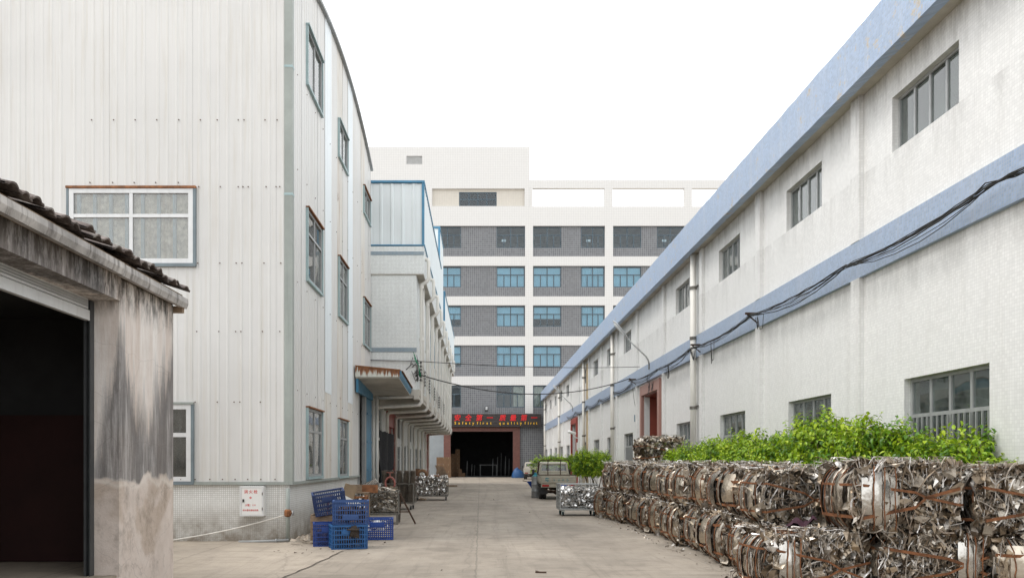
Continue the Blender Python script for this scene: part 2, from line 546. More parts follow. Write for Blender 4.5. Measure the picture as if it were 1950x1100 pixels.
# ================================================================ the setting
def M_ground(name, col, stain=.5, tint=(.5, .45, .38), seam=True):
    m, nt, b = new_mat(name)
    p = pos(nt)
    s = nd(nt, 'ShaderNodeSeparateXYZ', {0: p})
    big = noise(nt, scaled(nt, p, (.35, .18, 1)), 1.0, 6, .65)
    c = mixc(nt, ramp(nt, big, [(.34, 0), (.66, 1)]), [x * .7 for x in col], [x * 1.2 for x in col])
    mid = noise(nt, p, 1.7, 7, .7, .6)
    c = mixc(nt, mth(nt, 'MULTIPLY', ramp(nt, mid, [(.5, 0), (.68, 1)]), stain * .9), c, [x * .5 for x in col])
    warm = noise(nt, scaled(nt, p, (.5, .3, 1)), 1.3, 4, .6, .3)
    c = mixc(nt, mth(nt, 'MULTIPLY', ramp(nt, warm, [(.5, 0), (.75, 1)]), .4), c, tint)
    # drag marks across and along the yard
    sc = noise(nt, scaled(nt, p, (.6, 7.0, 1)), 1.0, 6, .75)
    c = mixc(nt, mth(nt, 'MULTIPLY', ramp(nt, sc, [(.54, 0), (.66, 1)]), .55), c, [x * .45 for x in col])
    sl = noise(nt, scaled(nt, p, (8.0, .35, 1)), 1.0, 6, .75)
    c = mixc(nt, mth(nt, 'MULTIPLY', ramp(nt, sl, [(.53, 0), (.68, 1)]), .45), c, [x * .5 for x in col])
    oil = noise(nt, scaled(nt, p, (.9, .55, 1)), .8, 3, .5)
    c = mixc(nt, mth(nt, 'MULTIPLY', ramp(nt, oil, [(.62, 0), (.7, 1)]), .5), c, [x * .42 for x in col])
    # tyre tracks along the drive
    for tx in (-1.35, .15, .75, 2.1):
        dx_ = mth(nt, 'ABSOLUTE', mth(nt, 'SUBTRACT', mth(nt, 'ADD', s.outputs[0], mth(nt, 'MULTIPLY', mth(nt, 'SINE', mth(nt, 'MULTIPLY', s.outputs[1], .09)), .35)), tx))
        tk = mth(nt, 'MULTIPLY', mth(nt, 'SUBTRACT', 1.0, mth(nt, 'MULTIPLY', dx_, 7.0), clamp=True), ramp(nt, sl, [(.35, .1), (.6, 1)]))
        c = mixc(nt, mth(nt, 'MULTIPLY', tk, .3), c, [x * .5 for x in col])
    # fine speckle
    fn = noise(nt, p, 42.0, 5, .75)
    c = mixc(nt, ramp(nt, fn, [(.35, .3), (.62, 0)]), c, [x * .45 for x in col])
    sp = nd(nt, 'ShaderNodeTexVoronoi', {'Vector': p, 'Scale': 7.0}).outputs['Distance']
    c = mixc(nt, ramp(nt, sp, [(.03, .75), (.06, 0)]), c, [x * .28 for x in col])
    if seam:
        v = nd(nt, 'ShaderNodeCombineXYZ', {0: mth(nt, 'ADD', s.outputs[0], mth(nt, 'MULTIPLY', mid, .12)), 1: mth(nt, 'ADD', s.outputs[1], mth(nt, 'MULTIPLY', mid, .15))}).outputs[0]
        br = nd(nt, 'ShaderNodeTexBrick', {'Vector': v, 'Color1': (0, 0, 0, 1), 'Color2': (0, 0, 0, 1), 'Mortar': (1, 1, 1, 1), 'Scale': 1.0,
                                           'Mortar Size': .018, 'Mortar Smooth': .4, 'Brick Width': 5.2, 'Row Height': 6.0}, offset=0.0)
        c = mixc(nt, mth(nt, 'MULTIPLY', br.outputs[0], .55), c, [x * .4 for x in col])
        cr = nd(nt, 'ShaderNodeTexVoronoi', {'Vector': scaled(nt, mixc(nt, .12, p, nd(nt, 'ShaderNodeTexNoise', {'Vector': p, 'Scale': 1.5, 'Detail': 6}).outputs[1]), (.22, .16, 1)), 'Scale': 1.0},
                feature='DISTANCE_TO_EDGE').outputs['Distance']
        c = mixc(nt, ramp(nt, cr, [(.0, .3), (.004, 0)]), c, [x * .35 for x in col])
    put(nt, b, 'Base Color', c)
    put(nt, b, 'Roughness', mth(nt, 'ADD', mth(nt, 'MULTIPLY', mid, .25), .6))
    b.inputs['Specular IOR Level'].default_value = .3
    nb = bumped(nt, b, fn, .25, .006)
    bumped(nt, b, mid, .25, .02, nb)
    return m


MT['ground'] = M_ground('worn_yard_concrete', (.345, .297, .242))
MT['apron'] = M_ground('pale_apron_concrete', (.39, .335, .272), .5, (.5, .42, .32))

g = MB()
g.quad((-400, -60, 0), (400, -60, 0), (400, 600, 0), (-400, 600, 0))
tag(g.build('ground', MT['ground']), 'worn grey concrete yard running between the factory buildings', kind='structure')
g = MB()
vs = [(-18, 2, .005), (-3.25, 2, .005), (-3.1, 9, .005), (-2.92, 11.5, .005), (-2.72, 13.6, .005), (-2.6, 15.4, .005), (-2.75, 16.2, .005), (-3.6, 17.4, .005), (-18, 17.4, .005)]
g.add(vs, [tuple(range(len(vs)))])
tag(g.build('pavement', MT['apron']), 'paler concrete apron in front of the clad factory wall', kind='structure')


m = MB()
edge = [(-3.1, 9), (-3.02, 10.2), (-2.95, 11.1), (-2.9, 11.5), (-2.83, 12.4), (-2.72, 13.6), (-2.68, 14.4), (-2.6, 15.4)]
rnd = random.Random(1)
pts = []
for i in range(len(edge) - 1):
    for k in range(4):
        f = k / 4
        pts.append(Vector((edge[i][0] + (edge[i + 1][0] - edge[i][0]) * f + rnd.uniform(-.02, .02), edge[i][1] + (edge[i + 1][1] - edge[i][1]) * f, .009)))
vs = []
for p in pts:
    w = rnd.uniform(.006, .02)
    vs += [(p.x - w, p.y, .009), (p.x + w, p.y, .009)]
m.add(vs, [(2 * i, 2 * i + 1, 2 * i + 3, 2 * i + 2) for i in range(len(pts) - 1)])
tag(m.build('pavement_joint', M_plain('dirt_filled_joint', (.09, .075, .06), .95, 0, .3, 8, obj=False)), 'dark cracked joint along the edge of the concrete apron', kind='structure')


def holed(mb, ax, c, inw, u0, u1, z0, z1, holes, th):
    """A wall at ax = c of thickness th going inwards, with rectangular openings (u0, u1, z0, z1)."""
    us = sorted({u0, u1, *[h[0] for h in holes], *[h[1] for h in holes]})
    zs = sorted({z0, z1, *[h[2] for h in holes], *[h[3] for h in holes]})

    def P(u, d, z):
        return (c + inw * d, u, z) if ax == 'x' else (u, c + inw * d, z)
    for i in range(len(us) - 1):
        for j in range(len(zs) - 1):
            a, b_, p, q = us[i], us[i + 1], zs[j], zs[j + 1]
            cu, cz = (a + b_) / 2, (p + q) / 2
            if any(h[0] < cu < h[1] and h[2] < cz < h[3] for h in holes):
                continue
            mb.quad(P(a, 0, p), P(b_, 0, p), P(b_, 0, q), P(a, 0, q))
            mb.quad(P(a, th, p), P(b_, th, p), P(b_, th, q), P(a, th, q))
    for (a, b_, p, q) in list(holes) + [(u0, u1, z0, z1)]:
        mb.quad(P(a, 0, p), P(a, th, p), P(a, th, q), P(a, 0, q))
        mb.quad(P(b_, 0, p), P(b_, th, p), P(b_, th, q), P(b_, 0, q))
        mb.quad(P(a, 0, q), P(b_, 0, q), P(b_, th, q), P(a, th, q))
        mb.quad(P(a, 0, p), P(b_, 0, p), P(b_, th, p), P(a, th, p))


def abox(mb, ax, c, inw, u0, u1, d0, d1, z0, z1):
    """A box given by wall axis: along u, depth d inwards, height z."""
    x0, x1 = sorted((c + inw * d0, c + inw * d1))
    if ax == 'x':
        mb.box(x0, x1, min(u0, u1), max(u0, u1), z0, z1)
    else:
        mb.box(min(u0, u1), max(u0, u1), x0, x1, z0, z1)


def window(parent, ax, c, inw, u0, u1, z0, z1, cols, rows, fm, gm, recess=.1, fw=.05, mw=.035, curtain=None, cur_m=None, sash=None, name='window', seed=0, cover=(0, 1), z_blind=None, grille=None):
    """Framed window with mullions; every pane is a sub-part.  rows: heights (0..1) of the transoms."""
    rnd = random.Random(seed)
    m = MB()
    d0, d1 = recess, recess + .06
    g_ = .002
    u0, u1 = min(u0, u1) + g_, max(u0, u1) - g_
    z0, z1 = z0 + g_, z1 - g_
    abox(m, ax, c, inw, u0, u0 + fw, d0, d1, z0, z1)
    abox(m, ax, c, inw, u1 - fw, u1, d0, d1, z0, z1)
    abox(m, ax, c, inw, u0 + fw, u1 - fw, d0 + .001, d1, z0, z0 + fw)
    abox(m, ax, c, inw, u0 + fw, u1 - fw, d0 + .001, d1, z1 - fw, z1)
    iu0, iu1, iz0, iz1 = u0 + fw, u1 - fw, z0 + fw, z1 - fw
    zl = [iz0] + [iz0 + (iz1 - iz0) * r for r in rows] + [iz1]
    for r in zl[1:-1]:
        abox(m, ax, c, inw, iu0, iu1, d0 + .004, d1 - .004, r - mw / 2, r + mw / 2)
    panes = []
    for j in range(len(zl) - 1):
        n = cols[j] if isinstance(cols, (list, tuple)) else cols
        a, b_ = zl[j] + (mw / 2 if j else 0), zl[j + 1] - (mw / 2 if j < len(zl) - 2 else 0)
        for i in range(n):
            p, q = iu0 + (iu1 - iu0) * i / n, iu0 + (iu1 - iu0) * (i + 1) / n
            if i:
                abox(m, ax, c, inw, p - mw / 2, p + mw / 2, d0 + .002 + .003 * (i % 2), d1 - .002, a, b_)
            panes.append((p + (mw / 2 if i else 0), q - (mw / 2 if i < n - 1 else 0), a, b_))
    w = m.build(name, fm, parent)
    for (p, q, a, b_) in panes:
        t = MB()
        abox(t, ax, c, inw, p + .001, q - .001, d0 + .03, d0 + .036, a + .001, b_ - .001)
        t.build('pane', gm, w)
    if grille:
        t = MB()
        k = max(2, int((iu1 - iu0) / .14))
        for i in range(k):
            uu = iu0 + (iu1 - iu0) * (i + .5) / k
            abox(t, ax, c, inw, uu - .012, uu + .012, d0 - .045, d0 - .02, iz0, iz0 + (iz1 - iz0) * grille)
        t.build('grille', fm, w)
    if curtain:
        t = MB()
        cu0 = iu0 + (iu1 - iu0) * cover[0] + .01
        cu1 = iu0 + (iu1 - iu0) * cover[1] - .01
        zb = iz0 + .02 if z_blind is None else z_blind
        n = max(2, int((cu1 - cu0) / (.06 if curtain == 'wavy' else .3)))
        vs = []
        for i in range(n + 1):
            uu = cu0 + (cu1 - cu0) * i / n
            dd = d1 + .1 + (math.sin(i * 1.35 + rnd.random()) * .035 if curtain == 'wavy' else .004 * (i % 2))
            for zz in (zb, iz1):
                vs.append((c + inw * dd, uu, zz) if ax == 'x' else (uu, c + inw * dd, zz))
        t.add(vs, [(2 * i, 2 * i + 2, 2 * i + 3, 2 * i + 1) for i in range(n)])
        t.build('curtain' if curtain == 'wavy' else 'blind_or_backing', cur_m, w, smooth=(curtain == 'wavy'))  # flat sheets in the room tone stand for the dark of the room
    return w


# ---------------------------------------------------------------- long white tiled building on the right
XR, RY0, RY1 = 7.4, 2.0, 89.5
rb = thing('tiled_factory', 'long two storey white tiled factory with blue mosaic bands along the right', 'building', (XR, 45, 0))
BP, B0 = 5.38, 15.35
bays = list(range(-2, 14))
low_h, up_h = [], []
for k in bays:
    y = B0 + BP * k
    if k not in (3, 8):
        dl, du = (.22, .5) if k == -1 else (0, 0)
        low_h.append((y + 1.25 + dl, y + 3.55 + dl, 1.2, 3.15))
        up_h.append((y + 1.7 + du, y + 3.67 + du, 7.25, 8.23))
doors = [(32.35, 35.5), (59.9, 62.9)]
holes = low_h + up_h + [(a, b_, 0.0, 4.7) for a, b_ in doors]
m = MB()
holed(m, 'x', XR, 1, RY0, RY1, 0, 9.2, holes, .25)
m.build('wall', MT['rwall'], rb)
m = MB()
m.box(XR + .26, XR + 14, RY0, RY0 + .25, 0, 9.2)
m.box(XR + .26, XR + 14, RY1 - .25, RY1, 0, 9.2)
m.box(XR + 13.75, XR + 14, RY0 + .26, RY1 - .26, 0, 9.2)
m.build('rear_wall', MT['rwall'], rb)
m = MB()
m.box(XR + .3, XR + 13.7, RY0 + .3, RY1 - .3, 4.95, 5.15)
m.build('upper_floor', MT['interior'], rb)
m = MB()
m.box(6.97, XR + 14.2, RY0 - .2, RY1 + .2, 8.77, 8.95)
m.build('soffit', MT['soffit'], rb)
# fascia: a slightly wavering chipped edge
def M_fascia():
    mt = M_tile('chipped_blue_fascia', (.33, .435, .61), (.4, .46, .54), .052, .1, .3, (.52, .55, .6), .5, streak=.55, var=.12)
    nt = mt.node_tree
    b = nt.nodes['Principled BSDF']
    p = pos(nt)
    old = b.inputs['Base Color'].links[0].from_socket
    n = noise(nt, p, 2.6, 8, .8)
    big = noise(nt, p, .12, 2, .5)
    k = ramp(nt, mth(nt, 'ADD', n, mth(nt, 'MULTIPLY', big, .22)), [(.70, 0), (.72, 1)])
    put(nt, b, 'Base Color', mixc(nt, k, old, ramp(nt, n, [(.6, (.5, .46, .4)), (.75, (.2, .15, .1))])))
    return mt
MT['fascia'] = M_fascia()
rnd = random.Random(5)
m = MB()
nseg = 220
vs = []
for i in range(nseg + 1):
    y = RY0 - .2 + (RY1 - RY0 + .4) * i / nseg
    t = 9.68 + rnd.uniform(-.012, .012)
    bt = 8.72 + rnd.uniform(-.006, .006)
    vs += [(6.94, y, bt), (6.94, y, t), (7.14, y, t), (7.14, y, bt)]
fs = []
for i in range(nseg):
    a = 4 * i
    fs += [(a, a + 4, a + 5, a + 1), (a + 1, a + 5, a + 6, a + 2), (a + 2, a + 6, a + 7, a + 3), (a + 3, a + 7, a + 4, a)]
fs += [(0, 1, 2, 3), (4 * nseg + 3, 4 * nseg + 2, 4 * nseg + 1, 4 * nseg)]
m.add(vs, fs)
m.build('fascia', MT['fascia'], rb)
m = MB()
ys = [RY0] + [v for a, b_ in doors for v in ()] + [RY1]
m.box(XR - .09, XR - .002, RY0 - .05, RY1 + .05, 5.26, 5.98)
m.build('band', MT['rblue'], rb)
for k in bays:
    y = B0 + BP * k
    for (z0, z1) in ((0, 5.257), (5.983, 8.767)):
        m = MB()
        m.box(XR - .1, XR - .001, y - .17, y + .17, z0, z1)
        m.build('pilaster', MT['rwall'], rb)
for i, h in enumerate(up_h):
    window(rb, 'x', XR, 1, *h, cols=4, rows=[], fm=MT['alu_grey'], gm=MT['glass_green'], recess=.11, fw=.05, mw=.05, curtain='wavy', cur_m=MT['curtain_grey'], seed=i,
           cover=((.0, .5) if i % 3 else (.45, 1)))
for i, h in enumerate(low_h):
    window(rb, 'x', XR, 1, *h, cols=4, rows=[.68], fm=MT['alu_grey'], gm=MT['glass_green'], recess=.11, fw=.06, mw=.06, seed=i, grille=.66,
           curtain='flat', cur_m=MT['interior'])  # no blind here: dark sheet paints the unlit room behind the panes
for i, (a, b_) in enumerate(doors):
    m = MB()
    m.box(XR - .13, XR + .02, a - .36, a - .003, 0, 5.13)
    m.box(XR - .13, XR + .02, b_ + .003, b_ + .36, 0, 5.13)
    m.box(XR - .125, XR + .02, a - .003, b_ + .003, 4.703, 5.13)
    d = m.build('door_surround', MT['granite'] if i == 0 else MT['red_wood'], rb)
    d['label'] = 'pink granite surround of the nearer doorway' if i == 0 else 'dark red surround of the farther doorway'
    m = MB()
    m.box(XR + .022, XR + .6, b_ + .002, b_ + .06, 0, 4.7)
    m.box(XR + .022, XR + .6, a - .06, a - .002, 0, 4.7)
    m.box(XR + .022, XR + .6, a - .002, b_ + .002, 4.64, 4.698)
    m.build('reveal', MT['red_panel'], rb)
    m = MB()
    for u in (a, a + 1.02, a + 2.04, b_ - .08):
        m.box(XR + .6, XR + .66, u, u + .08, 0, 4.6)
    for z in (.02, 2.3, 4.52):
        m.box(XR + .605, XR + .655, a + .08, b_ - .08, z, z + .09)
    dd = m.build('door', MT['grey_metal'], rb)
    for j in range(3):
        u = a + .08 + 1.02 * j
        t = MB()
        t.box(XR + .625, XR + .632, u + .001, min(u + .938, b_ - .081), .12, 2.299)
        t.build('pane', MT['glass'], dd)
        t = MB()
        t.box(XR + .625, XR + .632, u + .001, min(u + .938, b_ - .081), 2.391, 4.519)
        t.build('pane', MT['glass'], dd)
# worn dark brush marks over the nearer door
m = MB()
rnd = random.Random(11)
for cu in (33.25, 33.85):
    for j in range(7):
        yy, zz = cu + rnd.uniform(-.2, .2), 4.9 + rnd.uniform(-.16, .16)
        a = rnd.choice((0, 0, 1.57, .7, -.6))
        L = rnd.uniform(.12, .3)
        m.obox((XR - .132, yy, zz), (.004, .045, L), (a, 0, 0))
m.build('lettering', MT['black_plastic'], rb)
for i, y in enumerate((26.7, 43.0, 54.9, 72.0, 88.0)):
    m = MB()
    m.tube([(XR - .17, y, 8.76), (XR - .17, y, .05)], .105, 12)
    p = m.build('downpipe', MT['pvc'], rb, smooth=True)
    for z in (1.4, 3.55, 5.9, 7.6):
        t = MB()
        t.lathe((XR - .17, y, z), [(.106, -.05), (.125, -.05), (.125, .05), (.106, .05)], 12)
        t.box(XR - .06, XR - .002, y - .16, y + .16, z + .06, z + .085)
        t.build('bracket', MT['galv_dark'], p)
m = MB()
m.box(XR - .012, XR - .001, 53.75, 54.75, .1, 5.255)
m.box(XR - .012, XR - .001, 53.75, 54.75, 5.985, 8.5)
m.build('stain_strip', MT['pvc_brown'], rb)
for y, z in ((20.73, 5.62), (26.1, 5.6), (36.9, 5.6)):
    m = MB()
    m.box(XR - .42, XR - .1, y - .03, y + .03, z - .03, z + .02)
    m.bar((XR - .4, y, z), (XR - .1, y, z - .25), .03)
    m.build('cable_bracket', MT['rust_dark'], rb)

# ---------------------------------------------------------------- tall factory across the end of the yard
FY = 91.0
def fx(x):
    return wx(x, FY)
def fz(y):
    return wz(y, FY)
fb = thing('end_factory', 'tall white and grey tiled factory block closing the end of the yard', 'building', (0, FY, 0))
beams = [(393, 430), (488, 506), (564, 581), (640, 657), (716, 733)]
colx = [(770, 785), (1000, 1015), (1152, 1167.5), (1303.5, 1318), (1455, 1470)]
XL, XRR = fx(560), fx(1620)
floor_win = [(431, 471), (507, 546), (582, 621), (658, 698), (733.5, 775)]
wcols = [(826, 878), (945.5, 999.5), (1015.5, 1069), (1107, 1151.5), (1168, 1222), (1252, 1303), (1318.5, 1372), (1402, 1454.5)]
holes = []
for (t, b_) in floor_win:
    for (a, c) in wcols:
        holes.append((fx(a), fx(c), fz(b_), fz(t)))
holes_pent = [(fx(874), fx(946), fz(391.5), fz(364))]
gate = (fx(858), fx(976.8), 0.0, fz(821))
side_gap = []
m = MB()
holed(m, 'y', FY + .22, 1, XL, XRR, 0.0, fz(394), holes + [gate], .25)
m.build('grey_wall', MT['far_grey'], fb)
m = MB()
for (t, b_) in beams:
    m = MB()
    m.box(XL, XRR, FY, FY + .218, fz(b_), fz(t))
    m.build('beam', MT['far_white'], fb)
for (a, c) in colx:
    for i in range(len(beams)):
        zt = fz(beams[i][1])
        zb = fz(beams[i + 1][0]) if i < len(beams) - 1 else fz(787)
        m = MB()
        m.box(fx(a), fx(c), FY - .002, FY + .216, zb + .002, zt - .002)
        m.build('column', MT['far_white'], fb)
# stair tower on the left and the open roof frame on the right
m = MB()
tw_r = fx(1009)
holed(m, 'y', FY, 1, XL, tw_r, fz(393) + .002, fz(280), [(fx(823), fx(999), fz(392.4), fz(359)), (fx(774), fx(804), fz(313), fz(297))], .3)
m.box(tw_r - .3, tw_r, FY + .302, FY + 9, fz(343), fz(280))
m.box(XL, tw_r - .302, FY + .302, FY + 9, fz(284), fz(281))
m.build('tower_wall', MT['far_white'], fb)
m = MB()
holed(m, 'y', FY + .3, 1, fx(823), fx(999), fz(393), fz(358), holes_pent, .25)
m.build('recess_wall', MT['far_beige'], fb)
m = MB()
m.box(fx(823), fx(999), FY + 3.0, FY + 3.2, fz(393), fz(300))
m.box(fx(823), fx(823) + .1, FY + .56, FY + 3.0, fz(393), fz(300))
m.box(fx(999) - .1, fx(999), FY + .56, FY + 3.0, fz(393), fz(300))
m.build('room_wall', MT['dark'], fb)
m = MB()
for i in range(7):
    z = fz(312.5) + (fz(297.5) - fz(312.5)) * i / 7
    m.obox((fx(789), FY + .12, z + .07), (fx(804) - fx(774) - .01, .12, .02), (R(-35), 0, 0))
m.box(fx(774), fx(804), FY + .22, FY + .25, fz(313), fz(297))
m.build('vent', MT['alu'], fb)
m = MB()
m.box(tw_r + .002, XRR, FY, FY + .45, fz(358.5), fz(343))
m.build('roof_beam', MT['far_white'], fb)
for (a, c) in ((1009.2, 1014.5), (1151, 1166.5), (1303, 1318), (1454, 1470)):
    m = MB()
    m.box(fx(a), fx(c), FY + .003, FY + .447, fz(393) + .002, fz(358.5) - .002)
    m.build('roof_post', MT['far_white'], fb)
m = MB()
m.box(XL, XRR, FY + .48, FY + 14, fz(394) - .4, fz(394) - .1)
m.build('roof', MT['soffit'], fb)
m = MB()
m.box(XL, XL + .3, FY + .5, FY + 14, 0, fz(396))
m.box(XRR - .3, XRR, FY + .5, FY + 14, 0, fz(396))
m.box(XL + .3, XRR - .3, FY + 13.7, FY + 14, 0, fz(396))
m.build('rear_wall', MT['far_white'], fb)
for i, (t, b_) in enumerate(beams[1:]):
    m = MB()
    m.box(XL + .3, XRR - .3, FY + .48, FY + 13.7, fz(b_) + .1, fz(t) - .3)
    m.build('floor_slab', MT['interior'], fb)
rnd = random.Random(3)
for r, (t, b_) in enumerate(floor_win):
    for ci, (a, c) in enumerate(wcols):
        args = dict(ax='y', c=FY + .22, inw=1, u0=fx(a), u1=fx(c), z0=fz(b_), z1=fz(t), cols=[4, 2], rows=[.62], fm=MT['slate_frame'], gm=MT['glass_far'],
                    recess=.08, fw=.09, mw=.1, seed=r * 10 + ci)
        if r == 0:
            w = window(fb, **args)
            if ci % 2:
                q = MB()
                q.box(fx(a) + .6, fx(a) + 1.1, FY + .34, FY + .345, fz(b_) + .75, fz(b_) + 1.0)
                q.build('notice', MT['white_paint'], w)
        elif r == 4:
            w = window(fb, curtain='wavy', cur_m=MT['curtain'], cover=((.6, 1) if ci % 2 else (0, .35)), **args)
        else:
            zb = fz(b_) + .12 if rnd.random() < .7 else fz(b_) + rnd.uniform(.4, 1.3)
            w = window(fb, curtain=('flat' if rnd.random() < .7 else 'wavy'), cur_m=MT['blind_or_backing'], z_blind=zb, **args)
window(fb, 'y', FY + .3, 1, fx(874), fx(946), fz(391.5), fz(364), cols=[4, 4], rows=[.5], fm=MT['slate_frame'], gm=MT['glass_far'], recess=.05, fw=.1, mw=.1)
# ground floor: gate surround, lighter side wall
m = MB()
m.box(fx(845), fx(858) - .002, FY - .1, FY + .5, 0, fz(813))
m.box(fx(976.8) + .002, fx(990), FY - .1, FY + .5, 0, fz(813))
m.box(fx(858) - .002, fx(976.8) + .002, FY - .098, FY + .5, fz(821) + .002, fz(813) - .002)
m.build('gate_surround', MT['brown_stone'], fb)
m = MB()
m.box(fx(800), fx(845) - .003, FY - .05, FY + .215, 0, fz(813))
m.build('side_wall', M_plain('grey_side_render', (.3, .325, .34), .8, 0, .1, 1, obj=False), fb)
m = MB()
m.box(fx(858) - 6, fx(976) + 6, FY + 13.2, FY + 13.6, .01, 6.2)
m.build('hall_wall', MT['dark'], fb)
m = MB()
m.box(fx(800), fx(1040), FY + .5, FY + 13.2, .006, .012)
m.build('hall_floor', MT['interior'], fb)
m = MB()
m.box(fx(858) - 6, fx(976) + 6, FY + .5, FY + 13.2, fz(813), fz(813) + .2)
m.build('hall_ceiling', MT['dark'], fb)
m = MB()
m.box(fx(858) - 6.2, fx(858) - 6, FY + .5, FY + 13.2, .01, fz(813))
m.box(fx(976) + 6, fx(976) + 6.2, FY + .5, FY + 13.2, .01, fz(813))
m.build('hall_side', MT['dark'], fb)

# slogan board over the gate
def text_mesh(s, size, ext, mat, off=0.0, shear=0.0):
    c = bpy.data.curves.new('lettering', 'FONT')
    c.body = s
    c.size = size
    c.extrude = ext
    c.offset = off
    c.shear = shear
    c.align_x = 'CENTER'
    c.resolution_u = 3
    o = bpy.data.objects.new('lettering', c)
    COL.objects.link(o)
    dg = bpy.context.evaluated_depsgraph_get()
    me = bpy.data.meshes.new_from_object(o.evaluated_get(dg))
    bpy.data.objects.remove(o)
    bpy.data.curves.remove(c)
    me.materials.clear()
    me.materials.append(mat)
    return me


SY = FY - .75
sg = thing('slogan_board', 'dark slatted board with red Chinese and yellow English slogan over the gateway', 'sign', (wx(940, SY), SY, wz(813, SY)))
sx0, sx1 = wx(842, SY), wx(1031, SY)
zs0, zs1 = wz(812, SY), wz(787.5, SY)
nsl = 8
for i in range(nsl):
    m = MB()
    h = (zs1 - zs0) / nsl
    m.bbox(sx0, sx1, SY + .0, SY + .06, zs0 + h * i + .02, zs0 + h * (i + 1) - .02, .015)
    m.build('slat', MT['sign'], sg)
m = MB()
m.box(sx0, sx1, SY + .062, FY - .003, zs0, zs1)
m.build('box', MT['sign'], sg)
for ch, xp in zip('安全第一质量第一', (870.5, 891.3, 912, 932, 956.7, 976.7, 997, 1016.5)):
    o = link('letter', text_mesh(ch, .76, .03, MT['red_letter'], .012, .14), sg)
    o.rotation_euler = (R(90), 0, 0)
    o.location = Vector((wx(xp, SY), SY - .04, wz(799.6, SY))) - sg.location
for ch, xp in zip('Safetyfirstqualityfirst', (867, 874.4, 881, 887.5, 894.5, 901.2, 909.2, 914.8, 920.4, 927.7, 934.6,
                                              951.9, 959.2, 967.3, 973.8, 979.4, 985.3, 992, 1000, 1006, 1011, 1016.7, 1021.7)):
    o = link('letter', text_mesh(ch, .42, .03, MT['yellow_letter'], .012), sg)
    o.rotation_euler = (R(90), 0, 0)
    o.location = Vector((wx(xp, SY), SY - .04, wz(807.3, SY))) - sg.location

# ---------------------------------------------------------------- clad factory on the left
LX, LY0, LY1, LXB = -4.08, 17.0, 29.35, -17.0
lb = thing('clad_factory', 'off white ribbed metal clad factory on the left with tiled plinth', 'building', (-9, 23, 0))
ZB = 1.27


def arch(y):
    return 13.6 - ((y - 23.2) / 6.2) ** 2 * 1.0


def clad(parent, ax, c, out, ua, ub, z0, zt, holes, mat, lap=0.0, pitch=.2, dep=.009, name='cladding_panel'):
    full = sorted((h[2], h[3]) for h in holes if h[0] <= ua + 1e-6 and h[1] >= ub - 1e-6)
    if full:            # a sheet interrupted by a window is two sheets
        z = z0
        rest = [h for h in holes if not (h[0] <= ua + 1e-6 and h[1] >= ub - 1e-6)]
        for (p, q) in full:
            if p > z + .01:
                clad(parent, ax, c, out, ua, ub, z, (lambda a, p=p: p), [h for h in rest if h[3] < p], mat, lap, pitch, dep, name)
            z = q
        clad(parent, ax, c, out, ua, ub, z, zt, [h for h in rest if h[2] > z], mat, lap, pitch, dep, name)
        return None
    us = set((ua, ub))
    n = int(math.ceil((ub - ua) / pitch))
    prof = [(0, 0), (.62, 0), (.70, 1), (.86, 1), (.94, 0)]
    rib = {}
    for i in range(n):
        for f, h in prof:
            u = ua + (i + f) * pitch
            if u < ub - 1e-4:
                us.add(round(u, 5))
    for h in holes:
        for u in h[:2]:
            if ua < u < ub:
                us.add(u)
    us = sorted(us)

    def off(u):
        f = ((u - ua) / pitch) % 1.0
        if f < .62 or f > .94:
            h = 0
        elif f < .70:
            h = (f - .62) / .08
        elif f < .86:
            h = 1
        else:
            h = (.94 - f) / .08
        return h * dep + lap

    def P(u, z):
        d = c + out * off(u)
        return (d, u, z) if ax == 'x' else (u, d, z)
    m = MB()
    for i in range(len(us) - 1):
        a, b_ = us[i], us[i + 1]
        if b_ - a < 1e-5:
            continue
        mid = (a + b_) / 2
        hs = sorted((h[2], h[3]) for h in holes if h[0] < mid < h[1])
        z = z0
        segs = []
        for (p, q) in hs:
            if p > z:
                segs.append((z, p, False))
            z = q
        segs.append((z, None, True))
        for (p, q, top) in segs:
            qa, qb = (zt(a), zt(b_)) if top else (q, q)
            m.quad(P(a, p), P(b_, p), P(b_, qb), P(a, qa))
    return m.build(name, mat, parent)


front_h = [(wx(133, LY0), wx(369, LY0), wz(502, LY0), wz(360, LY0)), (wx(150, LY0), wx(365, LY0), wz(916, LY0), wz(770, LY0))]
side_h = []
for (a, b_, rows) in ((18.5, 20.2, ((1.36, 2.99), (6.01, 7.67), (10.6, 11.95))),
                      (22.65, 24.1, ((1.3, 2.95), (5.95, 7.62), (10.52, 11.55))),
                      (27.5, 29.1, ((5.85, 7.45), (10.45, 11.35)))):
    for (p, q) in rows:
        side_h.append((a, b_, p, q))
door_h = (26.5, 29.2, ZB, 4.55)
rnd = random.Random(8)
u = LXB
i = 0
while u < -4.2:
    w = min(.9, -4.17 - u)
    clad(lb, 'y', LY0, -1, u, u + w, ZB, lambda a: 12.6, front_h, MT['clad'], lap=.004 * (i % 2) + rnd.uniform(0, .002))
    u += w
    i += 1
u = LY0 + .08
i = 0
lite = {4: 1, 8: 1}
while u < LY1 - .01:
    w = min(.9, LY1 - u)
    if i in (4, 8):       # pale sheets set in, with rusty sheet below
        clad(lb, 'x', LX, 1, u, u + w, 3.55, arch, side_h, MT['clad_light'] if i == 4 else MT['clad_light'], lap=.012)
        clad(lb, 'x', LX, 1, u, u + w, ZB, lambda a: 3.6, side_h, MT['clad_rusty'], lap=.004)
    else:
        clad(lb, 'x', LX, 1, u, u + w, ZB, arch, side_h + [door_h], MT['clad'] if i not in (6, 11) else MT['clad_rusty'], lap=.004 * (i % 2))
    u += w
    i += 1
m = MB()
m.box(-4.21, -4.035, LY0 - .045, LY0 + .1, ZB + .01, 12.62)
